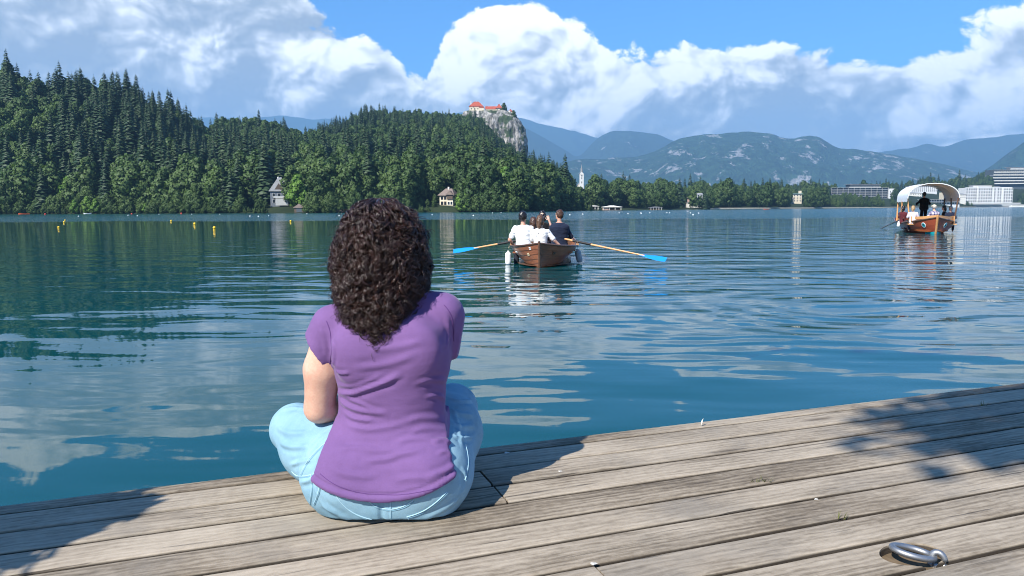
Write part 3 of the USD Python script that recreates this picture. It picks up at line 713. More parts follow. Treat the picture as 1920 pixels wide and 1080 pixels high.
def build_dock():
    rng = np.random.default_rng(8)
    edges = [0.0, 0.072]
    while edges[-1] < 3.9: edges.append(edges[-1] + 0.1478)
    j1 = to_dock(on_z(928, 914, DOCK_Z)); j2 = to_dock(on_z(1124, 1070, DOCK_Z))
    cutter = trimesh.creation.cylinder(1.0, 0.2, sections=40); cutter.apply_scale([0.090, 0.058, 1]); cutter.apply_translation([RING[0] - 0.002, -RING[1] + .008, 0])
    for i in range(len(edges) - 1):
        v0, v1 = edges[i] + 0.0065, edges[i + 1] - 0.0065
        if i == 0: v0 -= 0.01
        lim = [-3.6]
        x = rng.uniform(-1.6, -.25)
        if v0 < j1[1] < v1: x = j1[0]
        if v0 < j2[1] < v1: x = j2[0]
        if i in (2, 3): x = j1[0]
        while x < 8.2:
            if x > -3.2: lim.append(x)
            x += rng.uniform(5.2, 6.0)
        lim.append(8.6)
        for q in range(len(lim) - 1):
            a, b = lim[q] + 0.003, lim[q + 1] - 0.003
            m = plank_mesh(a, b, v0, v1, i * 7 + q + 1)
            if v0 - .08 < RING[1] < v1 + .08 and a < RING[0] < b:
                r = m3.Manifold(m3.Mesh(m.vertices.astype(np.float32), m.faces.astype(np.uint32))) - m3.Manifold(m3.Mesh(cutter.vertices.astype(np.float32), cutter.faces.astype(np.uint32)))
                if not r.is_empty(): m = r
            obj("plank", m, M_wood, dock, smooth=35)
            # nail heads where the plank crosses the beams
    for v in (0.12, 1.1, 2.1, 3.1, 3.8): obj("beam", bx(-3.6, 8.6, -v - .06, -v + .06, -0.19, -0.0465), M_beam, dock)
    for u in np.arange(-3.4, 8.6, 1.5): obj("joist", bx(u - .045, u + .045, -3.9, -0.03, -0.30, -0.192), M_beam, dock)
    for u in np.arange(-3.0, 8.6, 3.0):
        for v in (0.20, 2.2): obj("post", trimesh.creation.cylinder(0.09, 1.7, sections=14, transform=trimesh.transformations.translation_matrix([u + .2, -v, -1.16])), M_beam, dock)
    obj("recess", bx(RING[0] - .13, RING[0] + .13, -RING[1] - .09, -RING[1] + .09, -0.0462, -0.024), plain("recess_timber", (.13, .095, .06), .9, .1, var=.4, scale=30), dock)
build_dock()
def mooring_ring():
    o = EDGE0 + DOCK_U * RING[0] + DOCK_V * RING[1]
    x = xf("mooring_ring", o, -6, "shiny steel mooring ring lying in its notch between the dock planks", "mooring ring")
    a = np.arange(48) / 48 * 2 * PI
    obj("ring", tube(np.stack([0.049 * np.cos(a) - .006, 0.036 * np.sin(a), 0.006 - 0.010 * np.cos(a - .3)], -1), 0.0082, 14, True), M_steel, x, smooth=True)
    b = np.arange(28) / 28 * 2 * PI
    c = np.array([0.048, -0.014, -0.008])
    P = np.stack([c[0] + 0.016 * np.cos(b) * .9, c[1] + 0.016 * np.cos(b) * -.5, c[2] + 0.023 * np.sin(b)], -1)
    obj("eye", tube(P, 0.0075, 10, True), M_steel, x, smooth=True)
    obj("eye_shank", trimesh.creation.cylinder(0.009, 0.03, sections=14, transform=trimesh.transformations.translation_matrix([c[0], c[1], -0.034])), M_steel, x, smooth=40)
mooring_ring()
# ---------------------------------------------------------------- the woman on the dock
def cloth_mat(name, color, weave=900.0, rough=0.85, var=0.10, sheen=0.15, fold=0.0):
    g = NG(); o = g("texture_coordinate").object
    c = np.array(color)
    n = g.noise(o, 14, 5, 0.6); sp = g.noise(o, 260, 2, 0.5)
    f = g.m("add", g.m("multiply", n, 0.7), g.m("multiply", sp, 0.3))
    col = g("rgb_ramp", ramp=[(0.3, tuple(c * (1 - var))), (0.7, tuple(np.minimum(1, c * (1 + var))))], interpolate=True, fac=f).color
    h = g.m("add", g.m("multiply", sp, 0.0006), g.m("multiply", g.noise(g("mapping", vector=o, scale=(9, 9, 34)).vector, 1.0, 3, 0.5), fold))
    b = g("bump", height=h, strength=0.7, distance=1.0)
    return g.done(name, surface=g("principled_bsdf", base_color=col, roughness=rough, specular_ior_level=0.08, sheen_weight=sheen, sheen_roughness=0.4, normal=b.normal).BSDF)
def skin_mat(name, color):
    g = NG(); o = g("texture_coordinate").object; c = np.array(color)
    n = g.m("add", g.m("multiply", g.noise(o, 18, 4, .6), .7), g.m("multiply", g.noise(o, 160, 2), .3))
    col = g("rgb_ramp", ramp=[(0.3, tuple(c * [.88, .76, .72])), (0.7, tuple(c * [1.08, 1.10, 1.10]))], interpolate=True, fac=n).color
    b = g("bump", height=g.noise(o, 420, 2), strength=0.25, distance=0.001)
    return g.done(name, surface=g("principled_bsdf", base_color=col, roughness=0.48, specular_ior_level=0.4, subsurface_weight=0.12, subsurface_scale=0.01, normal=b.normal).BSDF)
M_skin = skin_mat("fair_skin", (0.56, 0.35, 0.26))
M_tan = skin_mat("tanned_skin", (0.48, 0.27, 0.19))
M_violet = cloth_mat("violet_jersey", (0.152, 0.082, 0.208), fold=0.0016)
def denim():
    g = NG(); o = g("texture_coordinate").object
    n = g.noise(o, 9, 4, .6); tw = g.noise(g("mapping", vector=o, rotation=(0.5, 0.3, 0.8), scale=(900, 160, 900)).vector, 1.0, 2, .5)
    f = g.m("add", g.m("multiply", n, .6), g.m("multiply", tw, .4))
    col = g("rgb_ramp", ramp=[(0.28, (.13, .245, .32)), (0.72, (.275, .435, .52))], interpolate=True, fac=f).color
    b = g("bump", height=g.m("multiply", tw, 0.0006), strength=0.6, distance=1.0)
    return g.done("pale_denim", surface=g("principled_bsdf", base_color=col, roughness=0.9, specular_ior_level=0.15, normal=b.normal).BSDF)
M_denim = denim()
M_thread = plain("pale_thread", (.33, .50, .58), .9, .1)
M_seamshade = plain("seam_shadow", (.16, .30, .38), .95, .1)
def hair_mat(name, color, rough=0.3):
    g = NG(); c = np.array(color)
    r = g("hair_info").random if False else g.noise(g("texture_coordinate").object, 35, 3)
    col = g("rgb_ramp", ramp=[(0.3, tuple(c * .6)), (0.7, tuple(c * 1.5))], interpolate=True, fac=r).color
    return g.done(name, surface=g("principled_bsdf", base_color=col, roughness=rough, specular_ior_level=0.5).BSDF)
M_curl = hair_mat("dark_brown_curls", (0.025, 0.0108, 0.0074), 0.20)
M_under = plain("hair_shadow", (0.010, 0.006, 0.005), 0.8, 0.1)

W0 = np.array([-0.355, 2.12, DOCK_Z])
TORSO = [(.02, .205, .125, -.012, .0), (.07, .212, .134, -.012, -.004), (.13, .205, .132, -.012, .0), (.19, .183, .120, -.008, .012), (.245, .163, .108, -.004, .022), (.30, .152, .104, -.002, .026),
         (.36, .155, .108, .0, .024), (.42, .166, .112, .002, .018), (.48, .172, .112, .0, .014), (.535, .170, .104, -.004, .016), (.575, .145, .090, -.008, .026), (.605, .098, .072, -.014, .036), (.64, .060, .058, -.02, .048)]
SH_L, EL_L, WR_L = (-.172, .012, .535), (-.222, .035, .292), (-.075, .235, .225)
SH_R, EL_R, WR_R = (.148, .045, .572), (.098, .215, .400), (.0, .32, .27)
KN_L, AN_L = (-.352, .235, .168), (-.015, .40, .062)
KN_R, AN_R = (.150, .365, .200), (-.20, .345, .062)
HIP_L, HIP_R = (-.135, .045, .118), (.105, .075, .118)
HC = (-.030, .070, .765)
def pelvis(f, g):
    f.ell((-.124, -.004, .108), (.146 + g, .134 + g, .128 + g), .03); f.ell((.096, -.004, .108), (.138 + g, .134 + g, .128 + g), .05)
    f.stack([(.012, .200 + g, .118 + g, -.014, -.006), (.08, .225 + g, .130 + g, -.014, -.004), (.14, .203 + g, .122 + g, -.014, .006), (.20, .172 + g, .112 + g, -.01, .018)], .05)
    f.chain([HIP_L, tuple(np.array(HIP_L) * .5 + np.array(KN_L) * .5 + [-.012, -.004, .004]), KN_L], [.132 + g, .112 + g, .082 + g], .05)
    f.chain([HIP_R, tuple(np.array(HIP_R) * .5 + np.array(KN_R) * .5 + [.012, -.004, .004]), KN_R], [.132 + g, .112 + g, .082 + g], .05)
def woman():
    wx = xf("woman", W0, 0, "person with dark curly hair in a violet top and pale jeans sitting on the dock", "person")
    # skin: head, neck, arms, hands, feet and the hidden body, as one surface
    f = Field((-.56, -.22, -.02), (.36, .60, .93), 0.0062)
    f.stack([(z, a * (1 if z > .12 else .8), b * (1 if z > .2 else .72), x, y + (0 if z > .2 else .02)) for z, a, b, x, y in TORSO], .03, -.014)
    head(f, HC, 0.12)
    f.cone((-.022, .045, .60), (-.028, .058, .70), .052, .050, .04)
    f.chain([SH_L, tuple((np.array(SH_L) * .5 + np.array(EL_L) * .5) + [-.004, -.004, 0]), EL_L], [.050, .0545, .043], .03)
    f.chain([EL_L, tuple(np.array(EL_L) * .6 + np.array(WR_L) * .4), WR_L], [.041, .042, .028], .02)
    f.chain([SH_R, EL_R, WR_R], [.050, .043, .028], .03)
    hand(f, WR_L, (.55, .55, -.1), (0, -.1, 1), (.5, -.6, 0)); hand(f, WR_R, (-.6, .4, -.1), (0, 0, 1), (-.4, -.6, 0))
    for h_, k_, a_ in ((HIP_L, KN_L, AN_L), (HIP_R, KN_R, AN_R)): f.chain([h_, k_, a_], [.10, .062, .034], .03)
    for a_, d in ((AN_L, (.12, .05, -.03)), (AN_R, (-.12, .05, -.03))): f.cone(a_, np.array(a_) + d, .034, .026, .02)
    obj("body", f.mesh(1), M_skin, wx, smooth=True)
    def lay(px, mesh, off=0.0008, n=10):
        """The line of points on the mesh that the photograph shows through the given pixels."""
        px = np.array(px, float); t = np.linspace(0, len(px) - 1, n * (len(px) - 1) + 1)
        from scipy.interpolate import PchipInterpolator
        q = PchipInterpolator(np.arange(len(px)), px)(t) if len(px) > 2 else np.stack([np.interp(t, np.arange(len(px)), px[:, i]) for i in (0, 1)], 1)
        o = np.tile(CAM - W0, (len(q), 1)); d = np.array([ray(*p) for p in q]); d /= np.linalg.norm(d, axis=1, keepdims=True)
        h, ri, _ = mesh.ray.intersects_location(o, d, multiple_hits=False); r = np.full((len(q), 3), np.nan); r[ri] = h
        r = r[~np.isnan(r[:, 0])]; keep = np.r_[True, np.linalg.norm(np.diff(r, axis=0), axis=1) < .03] if len(r) > 1 else np.ones(len(r), bool)
        return (r - d[ri][:len(r)] * off)[keep]
    # jeans
    f = Field((-.50, -.22, -.03), (.34, .52, .34), 0.005)
    pelvis(f, 0.0)
    f.chain([KN_L, tuple(np.array(KN_L) * .5 + np.array(AN_L) * .5 + [0, .03, 0]), AN_L], [.078, .062, .046], .03)
    f.chain([KN_R, tuple(np.array(KN_R) * .5 + np.array(AN_R) * .5 + [0, .03, 0]), AN_R], [.078, .062, .046], .03)
    f.keep(lambda X, Y, Z: 0.002 - Z)
    jm = f.mesh(1)
    def creases(m, lines, power=1.0):
        """Displaces along lines given in pixels: (points, width, height)."""
        todo = [(lay(px, m, 0, 8), w, h) for px, w, h in lines]
        n = m.vertex_normals.copy(); v = m.vertices.copy(); d = np.zeros(len(v))
        for L_, w, h in todo:
            if len(L_) < 3: continue
            best = np.full(len(v), 9.0); along = np.zeros(len(v))
            for i, (p, q) in enumerate(zip(L_[:-1], L_[1:])):
                e = q - p; t = np.clip(((v - p) @ e) / max(e @ e, 1e-12), 0, 1); k = np.linalg.norm(v - p - t[:, None] * e, axis=1); z = k < best; best[z] = k[z]; along[z] = (i + t[z]) / (len(L_) - 1)
            taper = np.clip(np.minimum(along, 1 - along) * 5 + .25, 0, 1)
            side = np.exp(-(best / w) ** 2) - .5 * np.exp(-((best - 1.8 * w) / w) ** 2)
            d += power * h * side * taper
        m.vertices = v + n * d[:, None]
    def folds(v, n):
        d = (meshkit.fbm(v * [12, 12, 26], 3, 4) - .5) * .0035
        c = np.exp(-((v[:, 0] + .014) / .007) ** 2) * (n[:, 1] < -.2) * (v[:, 2] < .16)
        return d - .006 * c
    JF = [([(632, 800), (600, 818), (575, 850)], .008, .005), ([(640, 815), (610, 838), (590, 872)], .007, .004), ([(520, 800), (545, 812), (580, 812)], .008, .003), ([(525, 830), (552, 838), (585, 835)], .008, .0035), ([(555, 905), (580, 900), (600, 880)], .007, .004), ([(545, 872), (565, 866), (590, 862)], .006, .003),
          ([(842, 745), (865, 752), (884, 750)], .007, .003), ([(842, 765), (862, 776), (886, 778)], .008, .004), ([(845, 790), (866, 800), (888, 798)], .008, .004), ([(850, 815), (868, 822), (884, 818)], .007, .0035), ([(850, 770), (860, 800), (866, 835)], .007, .003), ([(868, 880), (872, 905), (862, 930)], .007, .004),
          ([(600, 945), (640, 968), (690, 984)], .010, .0025), ([(775, 978), (820, 962), (860, 935)], .010, .003), ([(590, 900), (600, 935), (625, 960)], .008, .003), ([(530, 770), (550, 764), (575, 768)], .008, .0025)]
    displace(jm, folds); creases(jm, JF, 1.3)
    jeans = obj("jeans", jm, M_denim, wx, smooth=True)
    # seams and pockets laid on the cloth
    def seam(name, px, r, mat, parent, mesh, off):
        q = lay(px, mesh, off)
        if len(q) > 3: obj(name, tube(q, r, 6), mat, parent)
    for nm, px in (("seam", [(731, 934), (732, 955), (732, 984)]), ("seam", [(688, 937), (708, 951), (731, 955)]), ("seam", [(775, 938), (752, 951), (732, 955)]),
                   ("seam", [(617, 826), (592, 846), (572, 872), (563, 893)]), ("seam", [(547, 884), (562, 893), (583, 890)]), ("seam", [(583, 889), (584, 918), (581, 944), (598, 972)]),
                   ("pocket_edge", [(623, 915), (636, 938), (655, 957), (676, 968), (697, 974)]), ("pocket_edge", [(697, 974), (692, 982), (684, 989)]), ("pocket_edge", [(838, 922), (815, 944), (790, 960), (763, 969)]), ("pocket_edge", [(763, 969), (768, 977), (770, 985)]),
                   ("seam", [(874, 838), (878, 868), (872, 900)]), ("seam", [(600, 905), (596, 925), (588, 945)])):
        seam(nm, px, .0016, M_thread, jeans, jm, .0006); seam(nm, [(x + 1.6, y + 2.4) for x, y in px], .0015, M_seamshade, jeans, jm, .0002)  # the second, darker tube paints the shadow line beside each seam
    # T-shirt
    f = Field((-.30, -.22, -.02), (.27, .25, .70), 0.005)
    f.stack(TORSO[:-1], .03, 0.004)
    for x in (-.085, .075): f.ell((x, .105, .43), (.075, .06, .075), .05)
    f.ell((-.09, -.070, .475), (.062, .032, .075), .05); f.ell((.085, -.066, .485), (.062, .032, .075), .05)
    f.chain([(-.08, .025, .578), (-.166, .014, .538), (-.216, .015, .455)], [.052, .062, .063], .03)
    f.chain([(.07, .035, .600), (.148, .044, .572), (.172, .085, .49)], [.052, .060, .060], .03)
    pelvis(f, 0.011)
    f.keep(lambda X, Y, Z: np.where(Z < .335, np.maximum(np.abs(X + .006) - np.maximum(.206 - .28 * np.maximum(Z - .11, 0), .164), Y - .135), -1))
    def cut(X, Y, Z):
        hem = 0.074 + 1.35 * (X + .012) ** 2 + 0.10 * (Y > 0) * 0 + 0.0 * Z
        a = np.where((X < -.155) & (Z > .37), ((X + .225) * -.836 + (Z - .492) * -.548), -1.0)
        b = np.where((X > .135) & (Z > .37), ((X - .196) * .98 + (Z - .47) * -.19), -1.0)
        n = np.sqrt((X + .018) ** 2 + (Y - .05) ** 2) - .058
        neck = np.where(Z > .60, -n * 1.0 + (Z - .632) * 2, -1.0)
        return np.maximum(np.maximum(hem - Z, neck * 0 + (Z - .642)), np.maximum(a, b))
    f.keep(cut)
    tm = f.mesh(1)
    FOLD = [([(634, 737), (656, 738), (684, 730), (720, 717), (748, 704)], .008, .0075), ([(634, 722), (660, 726), (690, 716), (715, 706)], .006, .0035), ([(637, 750), (656, 764), (686, 772), (724, 775)], .008, .006), ([(644, 745), (672, 756), (702, 768)], .006, .004), ([(646, 772), (668, 785), (698, 788)], .007, .005),
            ([(650, 795), (690, 805), (730, 800), (760, 792)], .008, .003), ([(685, 864), (720, 862), (758, 850), (790, 846)], .008, .004), ([(760, 792), (795, 783), (828, 786)], .008, .0035), ([(770, 812), (805, 803), (836, 808)], .007, .003), ([(742, 830), (785, 822), (826, 828)], .008, .0035), ([(640, 842), (672, 838), (704, 842)], .008, .003),
            ([(815, 828), (832, 824), (848, 836), (856, 860)], .007, .006), ([(822, 850), (838, 846), (848, 862)], .006, .004), ([(806, 890), (832, 884), (856, 868)], .008, .005), ([(740, 900), (790, 896), (835, 900)], .009, .003), ([(625, 880), (665, 892), (705, 894)], .009, .003),
            ([(668, 690), (720, 684), (772, 668)], .009, .0035), ([(700, 655), (745, 650), (790, 640)], .009, .003), ([(780, 720), (815, 712), (838, 716)], .008, .0035), ([(622, 640), (626, 665), (622, 690)], .005, .0035), ([(628, 694), (640, 700), (655, 698)], .005, .004), ([(600, 615), (608, 640), (612, 665)], .006, .0025), ([(835, 590), (842, 620), (838, 650)], .007, .003), ([(800, 745), (822, 742), (834, 752)], .006, .0035)]
    def wr(v, n):
        d = (meshkit.fbm(v * [9, 9, 22], 3, 7) - .5) * .0045
        hem = 0.074 + 1.35 * (v[:, 0] + .012) ** 2
        d += .004 * np.exp(-((v[:, 2] - hem - .010) / .008) ** 2) - .0034 * np.exp(-((v[:, 2] - hem - .023) / .003) ** 2)
        return d
    displace(tm, wr); creases(tm, FOLD, 0.9)
    shirt = obj("t_shirt", tm, M_violet, wx, smooth=True)
    M_vseam = plain("violet_seam", (.10, .045, .155), .9, .1)
    for px in ([(612, 602), (620, 630), (621, 660), (616, 690)], [(833, 572), (848, 600), (851, 640)]): seam("sleeve_seam", px, .0013, M_vseam, shirt, tm, .0002)
    seam("hem_stitching", [(600, 888), (640, 914), (690, 926), (740, 928), (800, 920), (848, 900), (864, 872)], .0009, M_vseam, shirt, tm, .0003)
    # hair: a dark core and thousands of curled strands
    ENV_Z = np.array([.490, .52, .56, .60, .66, .72, .78, .83, .865, .89, .905, .914])
    ENV_L = np.array([.035, .075, .118, .128, .134, .131, .125, .106, .084, .062, .038, .01])
    ENV_R = np.array([.030, .072, .104, .114, .125, .130, .125, .106, .082, .060, .036, .01])
    ENV_B = np.array([.142, .156, .160, .156, .150, .148, .142, .126, .102, .075, .045, .01])
    HX, HY = -.028, .052
    def env(z, a):
        c, s_ = np.cos(a), np.sin(a)
        L = np.where(c < 0, np.interp(z, ENV_Z, ENV_L), np.interp(z, ENV_Z, ENV_R)); B = np.interp(z, ENV_Z, ENV_B) * np.where(s_ > 0, 1.02, 1.0)
        return 1 / np.sqrt((c / L) ** 2 + (s_ / B) ** 2)
    zz = np.linspace(.56, .895, 26); aa = np.arange(40) / 40 * 2 * PI
    Zg, Ag = np.meshgrid(zz, aa, indexing="ij")
    Rg = (env(Zg, Ag) - .024) * (1 + .05 * np.sin(Ag * 7 + Zg * 60)); Rg = np.maximum(Rg, .005)
    face = (np.abs(Ag - PI / 2) < .75) & (Zg < .83); Rg = np.where(face, np.minimum(Rg, .045), Rg)
    V = np.stack([HX + Rg * np.cos(Ag), HY + Rg * np.sin(Ag), Zg], -1).reshape(-1, 3)
    i, j = np.meshgrid(np.arange(25), np.arange(40), indexing="ij"); a_ = i * 40 + j; b_ = i * 40 + (j + 1) % 40
    F = np.concatenate([np.stack([a_, b_, b_ + 40], -1).reshape(-1, 3), np.stack([a_, b_ + 40, a_ + 40], -1).reshape(-1, 3)])
    top = len(V); V = np.vstack([V, [HX, HY, .898], [HX, HY, .56]])
    F = np.vstack([F, [[top, 25 * 40 + q, 25 * 40 + (q + 1) % 40] for q in range(40)], [[top + 1, (q + 1) % 40, q] for q in range(40)]])
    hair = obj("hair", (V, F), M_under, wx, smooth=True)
    rng = np.random.default_rng(3)
    PTS, CNT, WID = [], [], []
    def lock(a0, z0, length, depth, rad, strands, turns, stray=0.0):
        n = int(12 + turns * 8); t = np.linspace(0, 1, n)
        z = z0 - length * t; a = a0 + rng.uniform(-.25, .25) * t
        zc = np.clip(z, .492, .913)
        r = env(zc, a) - depth * (1 - .8 * t) + stray * t ** 2
        r = r + .030 * (meshkit.fbm(np.stack([np.cos(a) * 3.2 + 9, np.sin(a) * 3.2, z * 21], -1), 2, 5) - .5)
        low = z < .50; r = np.where(low, np.maximum(r, .06), r)
        c = np.stack([HX + r * np.cos(a), HY + r * np.sin(a), z], 1)
        T = np.gradient(c, axis=0); T /= np.linalg.norm(T, axis=1, keepdims=True)
        O = np.stack([np.cos(a), np.sin(a), 0 * a], 1); S_ = np.cross(T, O); S_ /= np.linalg.norm(S_, axis=1, keepdims=True); O = np.cross(S_, T)
        ph = rng.uniform(0, 6.28); hand_ = rng.choice([-1, 1])
        for _ in range(strands):
            w = hand_ * (2 * PI * turns * t ** .9) + ph + rng.normal(0, .22); rr = rad * rng.uniform(.85, 1.15) * np.clip(t * 5 + .25, 0, 1)
            q = c + rr[:, None] * (np.cos(w)[:, None] * O + np.sin(w)[:, None] * S_) + rng.normal(0, .0011, 3) + np.cumsum(rng.normal(0, .0005, (n, 3)), 0)
            PTS.append(q); CNT.append(n); WID.append(np.full(n, rng.uniform(.0014, .0023)) * np.clip(1.25 - t, .3, 1))
    for k in range(1500):
        a0 = rng.uniform(0, 2 * PI)
        if abs(a0 - PI / 2) < .8 and rng.uniform() < .75: continue
        z0 = .912 - .31 * rng.uniform() ** 1.15
        back = max(0, -math.sin(a0)) ** 1.5
        L = rng.uniform(.08, .28); L = min(L, z0 - rng.uniform(.552 - .055 * back, .640 - .065 * back) + .02 * (math.cos(a0) < -.5))
        if L < .03: continue
        lock(a0, z0, L, rng.uniform(-.012, .022), rng.choice([.0035, .006, .009, .012]) * rng.uniform(.8, 1.2), 6, L / rng.uniform(.026, .062))
    for k in range(170):     # loose ends at the nape and flyaways
        a0 = rng.uniform(PI, 2 * PI); z0 = rng.uniform(.54, .60); lock(a0, z0, rng.uniform(.05, .10), .004, rng.uniform(.006, .011), 3, rng.uniform(1.6, 3.2), .008)
    for k in range(520):
        a0 = rng.uniform(0, 2 * PI); z0 = rng.uniform(.58, .91); lock(a0, z0, rng.uniform(.03, .08), -.004, rng.uniform(.004, .009), 2, rng.uniform(.8, 2.2), rng.uniform(.006, .036))
    P = np.vstack(PTS)
    bc = UsdGeom.BasisCurves.Define(stage, path_for("curls", wx))
    bc.CreateTypeAttr("linear"); bc.CreatePointsAttr(Vt.Vec3fArray.FromNumpy(P.astype(np.float32))); bc.CreateCurveVertexCountsAttr(Vt.IntArray(CNT))
    bc.CreateWidthsAttr(Vt.FloatArray.FromNumpy(np.concatenate(WID).astype(np.float32))); bc.SetWidthsInterpolation("vertex")
    UsdShade.MaterialBindingAPI.Apply(bc.GetPrim()).Bind(M_curl)
    print("hair", len(CNT), len(P))
woman()
# ---------------------------------------------------------------- a bank with an unseen tree behind the camera, its boughs placed to shade the dock
def bank():
    u, v = np.meshgrid(np.linspace(-40, 40, 41), np.linspace(3.93, 60, 24), indexing="ij")
    z = 0.30 + np.clip(v - 5, 0, 30) * 0.06 + (meshkit.fbm(np.stack([u * .3, v * .3, 0 * u], -1), 3) - .5) * .15 - 1.5 * (v < 3.95)
    P = EDGE0[None, None] + DOCK_U * u[..., None] + DOCK_V * v[..., None]; P[..., 2] = z
    obj("bank", (P.reshape(-1, 3), grid_faces(41, 24)[:, ::-1]), earth("bank_grass", (.03, .05, .012), (.07, .09, .03), 1.2), smooth=True, kind="structure", label="grassy bank behind the dock", cat="ground")
bank()
def shade_tree():
    rng = np.random.default_rng(12)
    base = np.array([-2.6, -4.2, .25])
    t = xf("shade_tree", base, 0, "unseen leafy tree on the bank with boughs placed to shade corners of the dock", "tree")
    limbs = [tube([[0, 0, -.3], [.05, 0, 1.2], [.15, .1, 2.6], [.3, .3, 4.2], [.4, .2, 6.0], [.3, .1, 7.5]], [.24, .19, .17, .14, .09, .03], 10)]
    C = []
    def bough(a, tip, r, n, spread, start):
        a = np.array(a); tip = np.array(tip) - base; s0 = np.array(start)
        mid = (s0 + tip) / 2 + [0, 0, .35]
        limbs.append(tube([s0, mid, tip], [r, r * .6, r * .25], 7))
        C.append(tip + rng.normal(0, 1, (n, 3)) * spread)
    def src(x, y, z): k = (z - DOCK_Z) / SUN[2]; return np.array([x, y, DOCK_Z]) + SUN * k
    # low dense bough added to cast the sharp shade at the left corner
    for x, y, sx, n in ((-1.44, 1.93, .10, 260), (-1.33, 2.03, .075, 240), (-1.58, 1.88, .12, 240), (-1.80, 1.72, .14, 260), (-1.28, 2.10, .04, 90), (-2.1, 1.55, .16, 200)):
        bough(0, src(x, y, 1.75), .022, n, np.array([sx, sx, sx * .6]), [.12, .1, 2.3])
    # high loose boughs: soft dapples at the right
    for x, y, sx, n in ((1.66, 2.80, .15, 120), (1.95, 2.95, .19, 150), (2.25, 3.05, .2, 160), (1.80, 2.62, .10, 60), (2.35, 2.85, .22, 150), (2.6, 3.25, .25, 170), (2.1, 3.25, .14, 70), (2.9, 3.0, .3, 200)):
        bough(0, src(x, y, 6.8), .018, n, np.array([sx, sx, sx * .6]), [.4, .2, 6.2])
    R = []
    for k in range(46):
        a = rng.uniform(0, 2 * PI); R.append(np.array([2.2 * math.cos(a) + .3, 2.2 * math.sin(a), rng.uniform(4.0, 8.6)]) + rng.normal(0, .5, (170, 3)))
    R = np.vstack(R); P = R + base
    ok = np.ones(len(P), bool)      # leaves left out wherever they would shade the dock and the sitter
    for zz in (.1, .4, .8, 1.3):
        k = (P[:, 2] - zz) / SUN[2]; x, y = P[:, 0] - SUN[0] * k, P[:, 1] - SUN[1] * k
        ok &= ~((x > -2.1) & (x < 3.6) & (y > .9) & (y < 5.0))
    C.append(R[ok])
    C = np.vstack(C); N = rng.normal(0, 1, C.shape); N /= np.linalg.norm(N, axis=1, keepdims=True)
    v, f, n = cards(C, N, .075, rng)
    obj("crown", (v, f), M_leaf, t, normals=n); obj("trunk", limbs, M_bark, t, smooth=40)
shade_tree()

